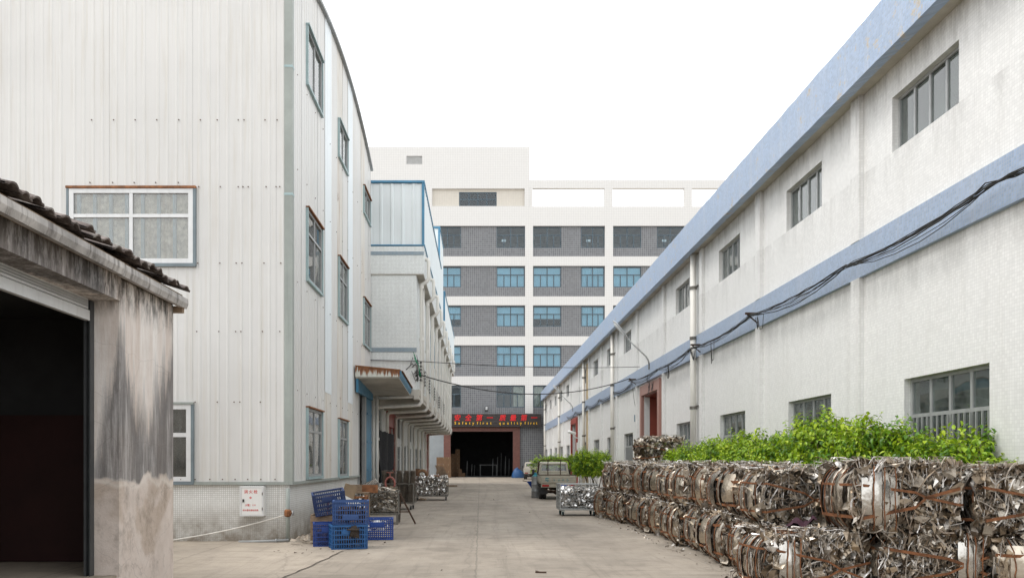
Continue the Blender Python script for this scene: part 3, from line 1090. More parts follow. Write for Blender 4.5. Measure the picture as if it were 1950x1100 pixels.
m.build('corner_trim', MT['trim_green'], lb)
m = MB()
for z in (7.45, 10.2):
    m.box(-4.215, -4.03, LY0 - .05, LY0 + .105, z, z + .05)
m.build('trim_joint', MT['teal'], lb)
# plinth
m = MB()
holed(m, 'y', LY0 + .02, 1, LXB, LX - .285, 0, ZB - .03, [], .25)
holed(m, 'x', LX - .03, -1, LY0 + .02, LY1, 0, ZB - .03, [(26.5, 29.2, 0, ZB - .03)], .25)
m.build('plinth', MT['plinth'], lb)
m = MB()
m.box(LXB, -4.03, LY0 - .05, LY0 + .02, ZB - .05, ZB + .015)
m.box(LX - .03, LX + .05, LY0 + .02, 26.45, ZB - .05, ZB + .012)
m.build('base_flashing', MT['trim_green'], lb)
# body: rear, far end, curved roof
m = MB()
m.box(LXB, LXB + .2, LY0 + .2, LY1 - .02, 0, 12.5)
m.box(LXB + .2, LX - .08, LY1 - .22, LY1 - .02, 0, 12.5)
m.build('rear_wall', MT['clad'], lb)
m = MB()
N = 24
vs = []
for i in range(N + 1):
    y = LY0 - .06 + (LY1 - LY0 + .1) * i / N
    for x in (LXB, LX + .1):
        vs.append((x, y, arch(y) + .03))
        vs.append((x, y, arch(y) - .05))
fs = []
for i in range(N):
    a = 4 * i
    fs += [(a, a + 2, a + 6, a + 4), (a + 1, a + 5, a + 7, a + 3), (a + 2, a + 3, a + 7, a + 6), (a, a + 4, a + 5, a + 1)]
fs += [(0, 1, 3, 2), (4 * N, 4 * N + 2, 4 * N + 3, 4 * N + 1)]
m.add(vs, fs)
m.build('roof', MT['grey_metal'], lb)
m = MB()
m.box(LXB + .3, LX - .2, LY0 + .2, LY1 - .3, 4.75, 4.95)
m.box(LXB + .3, LX - .2, LY0 + .2, LY1 - .3, 9.3, 9.5)
m.build('floor_slab', MT['interior'], lb)
# screws in rows
m = MB()
for y_px, xs in ((229, (175, 217, 258, 299, 341, 382, 414, 454, 465, 505, 528)), (356, (379, 420, 454, 463, 473, 507, 526, 533)), (501, (377, 419, 450, 461, 503, 535)),
                 (631, (375, 417, 449, 459, 500, 533)), (765, (372, 414, 446, 457, 496)), (912, (345, 372, 400, 424, 448, 472, 497, 524)),
                 (356, (172, 215, 256, 297, 340))):
    for x in xs:
        p = PX(x, y_px, LY0 - .02)
        if y_px == 356 and x < 370:
            p.z += .09
        m.lathe(p, [(.011, -.03), (.011, -.01), (.015, -.01), (.007, .0)], 6, 'y')
for z in (3.3, 5.7, 8.2, 10.3):
    for k in range(12):
        y = LY0 + .5 + k * .95
        if not any(h[0] - .05 < y < h[1] + .05 and h[2] - .1 < z < h[3] + .1 for h in side_h + [door_h]):
            m.obox((LX + .03, y, z), (.012, .022, .022))
s_ = m.build('screw', MT['screw'], lb)
s_['kind'] = 'stuff'
# front windows with mottled panels and pale battens behind the glass
MT['trim_dark'] = M_plain('shade_line_trim', (.16, .2, .22), .5, 0, .15, 3, obj=False)  # dark tone paints the thin shading around the front window frames
MT['mottled'] = M_plain('mottled_olive_panel', (.66, .64, .56), .8, 0, .4, 9, .6, (.34, .27, .17), obj=False, grime=.4, bump=.5, bs=25)
MT['batten'] = M_plain('pale_blue_batten', (.4, .52, .58), .6, 0, .06, 2, obj=False)
for i, h in enumerate(front_h):
    if i == 0:
        w = window(lb, 'y', LY0, 1, *h, cols=[2, 2], rows=[.655], fm=MT['alu'], gm=MT['glass_dirty'], recess=-.05, fw=.1, mw=.075)
    else:
        w = window(lb, 'y', LY0, 1, *h, cols=[2, 2], rows=[.62], fm=MT['alu'], gm=MT['glass'], recess=-.05, fw=.1, mw=.09)
    t = MB()
    t.box(h[0] - .06, h[1] + .06, LY0 - .075, LY0 + .0, h[3] + .002, h[3] + .05)
    t.build('hood', MT['rust'] if i == 0 else MT['trim_green'], w)
    t = MB()
    t.box(h[0] - .05, h[0] - .002, LY0 - .06, LY0, h[2], h[3])
    t.box(h[1] + .002, h[1] + .06, LY0 - .06, LY0, h[2], h[3])
    t.box(h[0] - .05, h[1] + .06, LY0 - .07, LY0, h[2] - .07, h[2] - .002)
    t.build('surround', MT['trim_dark'], w)
    if i == 0:
        t = MB()
        t.box(h[0] - .05, h[1] + .05, LY0 + .07, LY0 + .1, h[2], h[3])
        t.build('panel', MT['mottled'], w)
        for k in range(8):
            t = MB()
            u = h[0] + .14 + k * .345
            t.box(u, u + .075, LY0 + .03, LY0 + .068, h[2], h[3])
            t.build('batten', MT['batten'], w)
for i, h in enumerate(side_h):
    tall = h[3] - h[2] > 1.4
    w = window(lb, 'x', LX, -1, *h, cols=([2, 2] if tall else 2), rows=([.68] if tall else []), fm=MT['alu_grey'], gm=MT['glass'], recess=-.03, fw=.06, mw=.055,
               curtain='wavy' if i % 4 == 1 else None, cur_m=MT['curtain_grey'], cover=(0, .5), seed=i)
    t = MB()
    t.box(LX, LX + .06, h[0] - .05, h[0] - .002, h[2], h[3])
    t.box(LX, LX + .06, h[1] + .002, h[1] + .05, h[2], h[3])
    t.box(LX, LX + .07, h[0] - .05, h[1] + .05, h[2] - .06, h[2] - .002)
    t.build('surround', MT['teal'], w)
    t = MB()
    t.box(LX, LX + .09, h[0] - .06, h[1] + .06, h[3] + .002, h[3] + .035)
    t.build('hood', MT['rust'] if i % 3 != 2 else MT['teal'], w)
# side doorway at the far end
m = MB()
m.box(LX - .1, LX + .035, 26.44, 26.498, 0, 4.55)
m.build('door_jamb', MT['grey_metal'], lb)
m = MB()
m.box(LX - .1, LX + .05, 29.202, 29.3, 0, 4.62)
m.box(LX - .1, LX + .05, 26.42, 29.3, 4.552, 4.75)
m.build('door_frame', MT['blue_door'], lb)
m = MB()
m.box(LX - .02, LX + .1, 27.3, 27.62, 0, 4.2)
m.build('door_post', MT['grey_metal'], lb)
m = MB()
m.bbox(LX - .02, LX + .05, 28.0, 29.2, 1.0, 4.5, .02)
for z in (1.4, 2.4, 3.4):
    m.box(LX + .05, LX + .08, 28.02, 29.18, z, z + .08)
m.build('door', MT['blue_door'], lb)
m = MB()
m.box(LX - 3.5, LX - 3.3, 25.5, 29.2, 0, 4.6)
m.build('inner_wall', MT['dark'], lb)

# blue canopy over that doorway
can = thing('door_canopy', 'rust stained sheet metal canopy with blue underside over the side doorway', 'canopy', (-3.4, 27, 4.5))
def cn(y, z):
    return z - (y - 25.5) * .055
m = MB()
vs = []
for (x, y) in ((LX + .05, 25.5), (-2.62, 25.5), (-2.62, 30.2), (LX + .05, 30.2)):
    for z in (4.42, 4.55):
        vs.append((x, y, cn(y, z)))
m.add(vs, [(0, 2, 4, 6), (1, 7, 5, 3), (0, 1, 3, 2), (2, 3, 5, 4), (4, 5, 7, 6), (6, 7, 1, 0)])
m.build('ceiling', MT['soffit'], can)
m = MB()
m.box(LX + .06, LX + .14, 25.52, 29.0, 3.98, 4.22)
m.add([(LX + .06, 25.52, 4.222), (LX + .14, 25.52, 4.222), (LX + .14, 29.0, 4.215), (LX + .06, 29.0, 4.215), (LX + .06, 25.52, 4.415), (LX + .14, 25.52, 4.415), (LX + .14, 29.0, 4.22), (LX + .06, 29.0, 4.22)],
      [(0, 3, 2, 1), (4, 5, 6, 7), (0, 1, 5, 4), (1, 2, 6, 5), (2, 3, 7, 6), (3, 0, 4, 7)])
m.build('wall_beam', MT['blue_door'], can)
def M_rust_drip():
    m, nt, b = new_mat('rust_dripped_fascia')
    p = pos(nt)
    s_ = nd(nt, 'ShaderNodeSeparateXYZ', {0: p})
    dr_ = noise(nt, scaled(nt, p, (16, 16, .6)), 1.0, 5, .7)
    k = mth(nt, 'ADD', mth(nt, 'DIVIDE', mth(nt, 'SUBTRACT', mth(nt, 'ADD', s_.outputs[2], mth(nt, 'MULTIPLY', mth(nt, 'ADD', s_.outputs[0], 4.03), .1)), 4.62), .2), mth(nt, 'MULTIPLY', mth(nt, 'SUBTRACT', dr_, .5), 4.5))
    k = mth(nt, 'MULTIPLY', k, 3.0, clamp=True)
    n = noise(nt, p, 9, 5, .7)
    c = mixc(nt, n, (.5, .5, .44), (.68, .68, .62))
    c = mixc(nt, k, c, ramp(nt, n, [(.3, (.1, .035, .015)), (.7, (.32, .13, .05))]))
    put(nt, b, 'Base Color', c)
    put(nt, b, 'Roughness', .7)
    return m


MT['canopy_fascia'] = M_rust_drip()
m = MB()
vs = []
for y in (25.44, 25.498):
    vs += [(LX + .05, y, 4.46), (-2.6, y, 4.46), (-2.6, y, 4.66), (LX + .05, y, 4.8)]
m.add(vs, [(0, 1, 2, 3), (7, 6, 5, 4), (0, 4, 5, 1), (1, 5, 6, 2), (2, 6, 7, 3), (3, 7, 4, 0)])
f_ = m.build('fascia', MT['canopy_fascia'], can)
m = MB()
m.add([(LX + .05, 25.42, 4.802), (-2.57, 25.42, 4.662), (-2.57, 25.6, 4.662), (LX + .05, 25.6, 4.802), (LX + .05, 25.42, 4.84), (-2.57, 25.42, 4.7), (-2.57, 25.6, 4.7), (LX + .05, 25.6, 4.84)], [(0, 3, 2, 1), (4, 5, 6, 7), (0, 1, 5, 4), (1, 2, 6, 5), (2, 3, 7, 6), (3, 0, 4, 7)])
m.build('drip_edge', MT['rust'], f_)
m = MB()
m.extrude([(0, 0, 0), (.06, 0, .1), (.06, 0, .24), (.0, 0, .24)], (-2.618, 25.5, 4.45), (-2.618, 30.2, cn(30.2, 4.45)))
m.build('gutter', MT['blue_trim'], can)
m = MB()
zz = lambda x, y: 4.815 - (x - LX) / 1.46 * .14 - (y - 25.5) * .05
q_ = [(LX + .05, 25.61), (-2.5, 25.61), (-2.5, 30.3), (LX + .05, 30.3)]
m.add([(x, y, zz(x, y)) for x, y in q_] + [(x, y, zz(x, y) + .02) for x, y in q_], [(0, 3, 2, 1), (4, 5, 6, 7), (0, 1, 5, 4), (1, 2, 6, 5), (2, 3, 7, 6), (3, 0, 4, 7)])
m.build('roof_sheet', MT['rust'], can)

# ---------------------------------------------------------------- overhanging tiled building beyond it
MX, CXO, MY0, MY1 = -2.38, -2.1, 29.4, 64.0
mbld = thing('overhanging_factory', 'pale tiled factory whose upper floors overhang the yard on the left', 'building', (-5, 46, 0))
LW = -4.1
gf_h = [(31.2, 32.9, 2.5, 4.0), (34.7, 37.2, 0.02, 4.0), (38.9, 40.6, 2.9, 3.95), (38.9, 40.6, .9, 2.5), (42.2, 43.8, .9, 2.6), (45.4, 47, 2.9, 3.95), (45.4, 47.0, .9, 2.5),
        (50.0, 51.8, 1.0, 2.6), (53.5, 55.3, 1.0, 2.6), (58.8, 61.3, .02, 4.0)]
m = MB()
holed(m, 'x', LW, -1, MY0, MY1, 0, 4.2, gf_h, .25)
m.build('ground_wall', MT['mwall'], mbld)
for i, h in enumerate(gf_h):
    if h[2] < .1:
        m = MB()
        m.box(LW - .2, LW + .1, h[0] - .25, h[0] - .003, 0, 4.1)
        m.box(LW - .2, LW + .1, h[1] + .003, h[1] + .25, 0, 4.1)
        m.box(LW - .195, LW + .095, h[0] - .003, h[1] + .003, 3.3, 4.1)
        d = m.build('door_surround', MT['red_wood'], mbld)
        m = MB()
        m.box(LW - .15, LW - .1, h[0] + .003, h[1] - .003, .02, 3.29)
        m.build('door', MT['red_wood'], mbld)
    else:
        window(mbld, 'x', LW, -1, *h, cols=2, rows=[.6] if h[3] - h[2] > 1.2 else [], fm=MT['alu_grey'], gm=MT['glass_green'], recess=.06, fw=.05, mw=.05, curtain='flat', cur_m=MT['interior'], seed=i)  # dark backing sheet gives the panes the shade of the room
# slab over the ground floor with cross beams
m = MB()
m.box(LW - 8, MX + .12, MY0 + .0, MY1 + .2, 4.2, 4.42)
m.build('slab', MT['soffit'], mbld)
for k in range(11):
    y = 30.4 + 3.3 * k
    m = MB()
    m.box(LW + .002, MX + .1, y, y + .22, 3.92, 4.198)
    m.build('beam', MT['soffit'], mbld)
m = MB()
m.box(MX - .1, MX + .1, MY0, MY1 + .15, 4.06, 4.196)
m.build('edge_beam', MT['soffit'], mbld)
# upper wall
up_h2 = []
for k in range(10):
    y = 31.2 + 3.3 * k
    up_h2.append((y, y + 1.4, 6.6, 8.0))
ft_h = []
m = MB()
holed(m, 'x', MX, -1, MY0, MY1, 4.42, 8.7, up_h2, .25)
holed(m, 'y', MY0, 1, -12, MX - .253, 4.42, 8.7, [], .25)
m.build('upper_wall', MT['mwall'], mbld)
m = MB()
m.box(-12, MX + .02, MY0 - .02, MY0 - .002, 5.82, 5.98)
m.build('stripe', MT['mblue'], mbld)
for i, h in enumerate(up_h2):
    window(mbld, 'x', MX, -1, *h, cols=2, rows=[.65], fm=MT['blue_trim'], gm=MT['glass'], recess=.06, fw=.06, mw=.05, curtain='flat', cur_m=MT['interior'], seed=i)  # flat dark backing, room shade painted behind the glass
# cornice with soffit
m = MB()
m.box(-12, CXO, MY0 - .05, MY1 + .05, 8.72, 9.74)
m.build('cornice', MT['mwall'], mbld)
m = MB()
m.box(-12, CXO - .01, MY0 - .04, MY1 + .04, 8.69, 8.718)
m.build('cornice_soffit', MT['soffit'], mbld)
m = MB()
m.box(-12, CXO + .012, MY0 - .064, MY0 - .052, 9.42, 9.55)
m.build('cornice_stripe', MT['mblue'], mbld)
# clad penthouse
def pent(y0, y1, zb, zt, x1):
    u = -8.0
    k = 0
    while u < x1 - .01:
        w = min(.8, x1 - u)
        clad(mbld, 'y', y0, -1, u, u + w, zb, lambda a: zt, [], MT['clad_pale'], lap=.003 * (k % 2), pitch=.4, dep=.03)
        u += w
        k += 1
    u = y0
    while u < y1 - .01:
        w = min(1.2, y1 - u)
        clad(mbld, 'x', x1, 1, u, u + w, zb, lambda a: zt, [], MT['clad_pale'], lap=.003 * (k % 2), pitch=.4, dep=.03)
        u += w
        k += 1
    m = MB()
    m.box(-8, x1 + .06, y0 - .07, y0 + .02, zt + .02, zt + .1)
    m.box(x1 - .02, x1 + .06, y0 + .02, y1, zt + .02, zt + .1)
    m.box(x1 - .05, x1 + .05, y0 - .055, y0 - .034, zb, zt + .02)
    m.box(-8, x1 + .07, y0 - .08, y0 - .036, zb - .02, zb + .03)
    m.box(x1 + .035, x1 + .07, y0 - .036, y1, zb - .02, zb + .03)
    m.build('trim', MT['blue_trim'], mbld)
    m = MB()
    m.box(-8, x1 + .02, y0 + .03, y1, zt + .1, zt + .14)
    m.build('roof', MT['clad_pale'], mbld)
    m = MB()
    m.box(-8.1, -8.0, y0, y1, zb, zt)
    m.box(-8.0, x1 - .02, y1 - .1, y1 - .02, zb, zt)
    m.build('rear_wall', MT['clad_pale'], mbld)
pent(MY0 + .02, 42.5, 9.78, 12.1, CXO - .02)
pent(42.5, 46.7, 9.78, 14.3, CXO - .1)
pent(46.7, 63.9, 9.78, 11.75, CXO - .02)
m = MB()
m.box(-12, -12.2, MY0 + .3, MY1, 0, 9.7)
m.box(-11.9, MX - .3, MY1 - .25, MY1 - .02, 4.45, 8.68)
m.box(-11.9, LW - .3, MY1 - .25, MY1 - .02, 0, 4.18)
m.build('rear_wall', MT['mwall'], mbld)
# downpipes: out of the cornice, down the upper wall, under the slab and down the ground floor wall
for k in range(10):
    y = 30.15 + 3.35 * k
    m = MB()
    px = MX + .14
    m.tube([(CXO - .3, y, 9.45), (CXO + .1, y, 9.45), (CXO + .13, y, 9.35), (CXO + .13, y, 8.72), (CXO + .05, y, 8.6), (px, y, 8.5), (px, y, 4.02), (px - .08, y, 3.9),
            (LW + .24, y, 3.82), (LW + .16, y, 3.72), (LW + .16, y, .04)], .075, 10)
    p = m.build('downpipe', MT['pvc'], mbld, smooth=True)
    for (xs_, z) in ((px, 8.4), (px, 6.4), (LW + .16, 1.2), (LW + .16, 2.6)):
        m = MB()
        m.lathe((xs_, y, z), [(.076, -.05), (.092, -.05), (.092, .05), (.076, .05)], 10)
        m.build('socket', MT['pvc'], p)
    m = MB()
    px2 = MX + .1
    m.tube([(px2, y + 1.5, 8.66), (px2, y + 1.5, 4.45)], .05, 8)
    m.build('vent_pipe', MT['pvc'], mbld, smooth=True)
m = MB()
m.tube([(LX + .1, 29.42, 4.1), (LX + .1, 29.42, .05)], .05, 8)
m.tube([(LX + .22, 29.5, 4.2), (LX + .22, 29.5, .05)], .065, 8)
m.tube([(LX + .22, 29.5, 4.12), (-2.5, 29.5, 4.16)], .06, 8)
m.build('downpipe', MT['pvc'], mbld, smooth=True)

# ---------------------------------------------------------------- stained concrete shed in the left foreground
def M_shed():
    m, nt, b = new_mat('stained_shed_render')
    p = pos(nt)
    s = nd(nt, 'ShaderNodeSeparateXYZ', {0: p})
    z = s.outputs[2]
    n0 = noise(nt, p, 1.1, 7, .65)
    n1 = noise(nt, p, 5.0, 6, .7)
    st = noise(nt, scaled(nt, p, (6.0, 6.0, .5)), 1.0, 7, .75)
    # bare render
    c = mixc(nt, n1, (.44, .35, .28), (.66, .57, .5))
    pt = noise(nt, p, .75, 5, .55, .4)
    c = mixc(nt, ramp(nt, pt, [(.44, 0), (.5, .8)]), c, mixc(nt, n1, (.62, .52, .46), (.78, .72, .67)))
    n7 = noise(nt, scaled(nt, p, (1, 1, .7)), 2.4, 7, .75)
    c = mixc(nt, mth(nt, 'MULTIPLY', ramp(nt, n7, [(.52, 0), (.66, 1)]), .55), c, (.24, .2, .165))
    # pale whitewash above, black mould below it in a ragged V, bare render below a scalloped edge
    y_ = s.outputs[1]
    jm = mth(nt, 'MULTIPLY', mth(nt, 'SUBTRACT', -4.38, s.outputs[0]), 3.4, clamp=True)
    sw = ramp(nt, st, [(.32, 0), (.68, 1)])
    V = mth(nt, 'ADD', 1.75, mth(nt, 'MULTIPLY', mth(nt, 'ABSOLUTE', mth(nt, 'SUBTRACT', y_, 10.32)), 1.55))
    V = mth(nt, 'ADD', V, mth(nt, 'MULTIPLY', sw, 1.25))
    V = mth(nt, 'SUBTRACT', V, mth(nt, 'MULTIPLY', jm, 1.7))
    hi = mth(nt, 'MULTIPLY', mth(nt, 'SUBTRACT', V, z), 1.9, clamp=True)
    sc_ = noise(nt, p, 1.9, 3, .45)
    ze = mth(nt, 'ADD', 1.05, mth(nt, 'MULTIPLY', sc_, .85))
    lo = mth(nt, 'MULTIPLY', mth(nt, 'SUBTRACT', z, ze), 18.0, clamp=True)
    c = mixc(nt, lo, c, mixc(nt, sw, (.6, .51, .45), (.86, .83, .8)))
    mould = mixc(nt, .4, ramp(nt, st, [(.36, (.035, .034, .036)), (.5, (.15, .143, .143)), (.64, (.55, .53, .52))]), mixc(nt, n1, (.1, .095, .095), (.42, .4, .39)))
    c = mixc(nt, mth(nt, 'MULTIPLY', mth(nt, 'MULTIPLY', lo, hi), .93), c, mould)
    rim = mth(nt, 'MULTIPLY', mth(nt, 'SUBTRACT', 1.0, mth(nt, 'MULTIPLY', mth(nt, 'ABSOLUTE', mth(nt, 'SUBTRACT', z, mth(nt, 'SUBTRACT', ze, .05))), 14.0, clamp=True)), .6)
    c = mixc(nt, rim, c, (.76, .71, .65))
    # grey drips under the eaves
    e2 = mth(nt, 'MULTIPLY', mth(nt, 'SUBTRACT', z, 3.45), 3.0, clamp=True)
    mz = noise(nt, scaled(nt, p, (10, 10, 2.2)), 1.0, 8, .8)
    c = mixc(nt, mth(nt, 'MULTIPLY', mth(nt, 'MULTIPLY', e2, ramp(nt, mz, [(.42, 0), (.56, 1)])), .9), c, (.03, .028, .027))
    # dirt on the lower part
    c = mixc(nt, mth(nt, 'MULTIPLY', ramp(nt, n0, [(.45, 0), (.75, 1)]), .35), c, (.26, .21, .17))
    cr = nd(nt, 'ShaderNodeTexVoronoi', {'Vector': mixc(nt, .1, p, nd(nt, 'ShaderNodeTexNoise', {'Vector': p, 'Scale': 4.0, 'Detail': 5}).outputs[1]), 'Scale': 1.6}, feature='DISTANCE_TO_EDGE').outputs[0]
    c = mixc(nt, ramp(nt, cr, [(0, .3), (.005, 0)]), c, (.12, .1, .09))
    put(nt, b, 'Base Color', c)
    put(nt, b, 'Roughness', .92)
    b.inputs['Specular IOR Level'].default_value = .2
    nb = bumped(nt, b, n1, .5, .02)
    bumped(nt, b, noise(nt, p, 60, 4), .4, .005, nb)
    return m


MT['shed'] = M_shed()
MT['gutter'] = M_plain('mouldy_gutter_board', (.45, .43, .41), .75, 0, .35, 3, .95, (.06, .05, .046), obj=False, grime=.6, bump=.3)
MT['roof_tile'] = M_plain('blackened_clay_tile', (.13, .105, .095), .9, 0, .75, 5, .6, (.4, .38, .35), obj=False, grime=.6, bump=.6, bs=30)
SX, SJ, SE = -4.37, 9.58, 11.24          # road face, near edge of the pier, far end
sh = thing('concrete_shed', 'stained concrete shed with open shutter doorway in the left foreground', 'shed', (-6.5, 8, 0))
rnd = random.Random(4)
m = MB()
# pier with slightly uneven arrises
m.bbox(SX - .4, SX, SJ, SE, 0, 3.95, .018)
m.build('pier', MT['shed'], sh)
m = MB()
m.bbox(SX - .4, SX, 3.2, 5.4, 0, 3.95, .018)
m.build('pier', MT['shed'], sh)
m = MB()
m.box(SX - .4, SX - .002, 5.4, SJ, 3.66, 3.95)
m.build('lintel', MT['shed'], sh)
m = MB()
m.box(-10.5, SX - .401, SE - .25, SE - .01, 0, 3.95)
m.box(-10.5, SX - .401, 3.2, 3.45, 0, 3.95)
m.box(-10.75, -10.5, 3.2, SE - .01, 0, 3.95)
m.build('wall', MT['shed'], sh)
m = MB()
m.box(-10.5, SX - .05, 3.46, SE - .26, .02, .33)
m.build('floor', MT['apron'], sh)
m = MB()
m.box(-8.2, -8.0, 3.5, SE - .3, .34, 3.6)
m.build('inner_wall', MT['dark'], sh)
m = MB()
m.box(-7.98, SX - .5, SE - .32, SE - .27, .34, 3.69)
m.build('inner_shade_sheet', MT['dark'], sh)  # added near-black sheet, painting the shade inside the doorway
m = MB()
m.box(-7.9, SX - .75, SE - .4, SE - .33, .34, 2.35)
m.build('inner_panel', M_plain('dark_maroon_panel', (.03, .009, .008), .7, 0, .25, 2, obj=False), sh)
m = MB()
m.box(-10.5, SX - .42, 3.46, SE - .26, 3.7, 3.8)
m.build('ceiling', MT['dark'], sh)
# shutter box and guides
m = MB()
m.box(SX - .40, SX - .375, SJ - .1, SJ - .003, .33, 3.65)
m.box(SX - .335, SX - .32, SJ - .1, SJ - .003, .33, 3.65)
m.box(SX - .375, SX - .335, SJ - .03, SJ - .003, .33, 3.65)
m.build('shutter_guide', M_plain('dark_steel_guide', (.09, .095, .1), .45, .5, .15, 4, obj=False), sh)
m = MB()
for k in range(4):
    z = 3.53 + k * .03
    m.extrude([(0, 0, 0), (.02, 0, .01), (.02, 0, .05), (0, 0, .056)], (SX - .35, 5.42, z), (SX - .35, SJ - .13, z))
m.box(SX - .37, SX - .31, 5.42, SJ - .13, 3.4, 3.52)
m.build('shutter', MT['alu'], sh)
# roof: deck, gutter boards, tiles
ex = -4.29
m = MB()
m.add([(ex, 3.0, 4.06), (ex, SE + .12, 4.06), (-10.9, SE + .12, 5.9), (-10.9, 3.0, 5.9), (ex, 3.0, 4.11), (ex, SE + .12, 4.11), (-10.9, SE + .12, 5.95), (-10.9, 3.0, 5.95)],
      [(0, 3, 2, 1), (4, 5, 6, 7), (0, 1, 5, 4), (1, 2, 6, 5), (2, 3, 7, 6), (3, 0, 4, 7)])
m.build('roof_deck', MT['wood'], sh)
m = MB()
m.box(SX - .3, ex, 3.0, SE + .02, 3.952, 3.99)
m.build('soffit_board', MT['wood'], sh)
gut = []
for (y0, y1, dz, dx) in ((3.0, 9.35, 0.0, 0), (9.36, SE + .12, -.012, .012)):
    m = MB()
    m.extrude([(-.03, 0, 0), (.05, 0, -.01), (.075, 0, .06), (.07, 0, .13), (.05, 0, .13), (.055, 0, .06), (.035, 0, .015), (-.03, 0, .02)],
              (ex + dx, y0, 3.93 + dz), (ex + dx, y1, 3.93 + dz))
    m.build('gutter', MT['gutter'], sh)
m = MB()
m.box(ex - .03, ex + .02, 3.0, SE + .1, 4.0, 4.07)
m.build('eaves_board', MT['gutter'], sh)
m = MB()
m.box(SX - .2, SX + .12, SE + .003, SE + .08, 3.84, 3.93)
m.build('purlin_end', MT['wood'], sh)
sl = math.atan2(1.84, 6.73)
tl = MB()
for j in range(7):
    a0 = math.pi * j / 6
    pass
pr = [(-.12, .0), (-.10, .012), (-.075, .014), (-.05, .034), (-.02, .046), (.015, .047), (.045, .034), (.07, .014), (.11, .012), (.12, .0)]
vs = []
for L in (0, .42):
    for (a, h) in pr:
        vs.append((-L, a, h + .02))
    for (a, h) in pr:
        vs.append((-L, a, h))
n = len(pr)
fs = []
for j in range(n - 1):
    fs += [(j, j + 1, 2 * n + j + 1, 2 * n + j), (n + j, 3 * n + j, 3 * n + j + 1, n + j + 1), (j, n + j, n + j + 1, j + 1), (2 * n + j, 2 * n + j + 1, 3 * n + j + 1, 3 * n + j)]
tl.add(vs, fs)
tme = tl.mesh('roof_tile', MT['roof_tile'])
for r in range(4):
    for k in range(36):
        y = 3.12 + k * .232
        if y > SE + .05:
            break
        o = link('roof_tile', tme, sh)
        x = ex + .08 - r * .36
        o.location = Vector((x + rnd.uniform(-.03, .03), y + rnd.uniform(-.012, .012), 4.135 + (ex - x + .08) * math.tan(sl) + .02 + rnd.uniform(-.02, .03))) - sh.location
        o.rotation_euler = (rnd.uniform(-.12, .12), sl + rnd.uniform(-.05, .05), rnd.uniform(-.1, .1))

# ================================================================ scrap bales
MT['scrap'] = M_scrap('crushed_sheet_metal', [(.54, .49, .42), (.34, .28, .21), (.7, .67, .63), (.46, .38, .29), (.14, .11, .08), (.46, .42, .36), (.38, .3, .21), (.6, .56, .5), (.22, .18, .14), (.5, .43, .34), (.17, .13, .09)],
                       (.26, .55), .92, .5, .45, 14)
MT['sheet'] = M_scrap('bent_sheet_metal', [(.6, .54, .45), (.5, .46, .4), (.4, .34, .27), (.66, .62, .55), (.47, .41, .33), (.58, .55, .49), (.3, .26, .21), (.62, .59, .54)], (.18, .38), 1.0, .45, .55, 5)
MT['shred'] = M_scrap('metal_shreds', [(.55, .52, .48), (.36, .3, .25), (.7, .68, .66), (.48, .42, .35), (.24, .19, .14), (.62, .59, .55)], (.28, .55), .92, .48, .3, 30)
MT['plate_sheet'] = M_scrap('broad_stainless_sheet', [(.5, .47, .43), (.56, .54, .5), (.42, .39, .35)], (.14, .3), 1.0, .5, .9, 3.2)
MT['strap'] = M_plain('rusty_steel_strap', (.2, .082, .034), .8, .2, .5, 9, bump=.4, bs=60)
MT['core'] = M_plain('gap_shade_heart', (.05, .043, .037), .7, .6, .4, 8, bump=.6, bs=25)  # dark tone stands in for the shade deep inside a bale


def ribbon(mb, pts, w, nrm, tw=0.0):
    """A bent strip through pts; nrm is a rough face normal."""
    pts = [Vector(p) for p in pts]
    vs = []
    n = len(pts)
    for i, p in enumerate(pts):
        d = (pts[min(i + 1, n - 1)] - pts[max(i - 1, 0)])
        d = d.normalized() if d.length > 1e-6 else Vector((0, 0, 1))
        s = d.cross(nrm)
        s = s.normalized() if s.length > 1e-6 else d.orthogonal().normalized()
        if tw:
            s = Matrix.Rotation(tw * i / n, 3, d) @ s
        vs += [p - s * w / 2, p + s * w / 2]
    mb.add(vs, [(2 * i, 2 * i + 1, 2 * i + 3, 2 * i + 2) for i in range(n - 1)])


def shard(mb, c, nrm, r, rnd, fold=.35):
    """A creased scrap of sheet."""
    nrm = nrm.normalized()
    u = nrm.orthogonal().normalized()
    u = Matrix.Rotation(rnd.uniform(0, 6.28), 3, nrm) @ u
    v = nrm.cross(u)
    k = rnd.randint(4, 6)
    ring = []
    el = rnd.uniform(.35, 1.0)
    for j in range(k):
        a = 6.283 * (j + rnd.uniform(-.25, .25)) / k
        rr = r * rnd.uniform(.6, 1.25)
        ring.append(c + u * math.cos(a) * rr + v * math.sin(a) * rr * el + nrm * rnd.uniform(-fold, fold) * r)
    mid = c + nrm * rnd.uniform(-fold, fold) * r * 1.3
    mb.add([mid] + ring, [(0, j + 1, (j + 1) % k + 1) for j in range(k)])


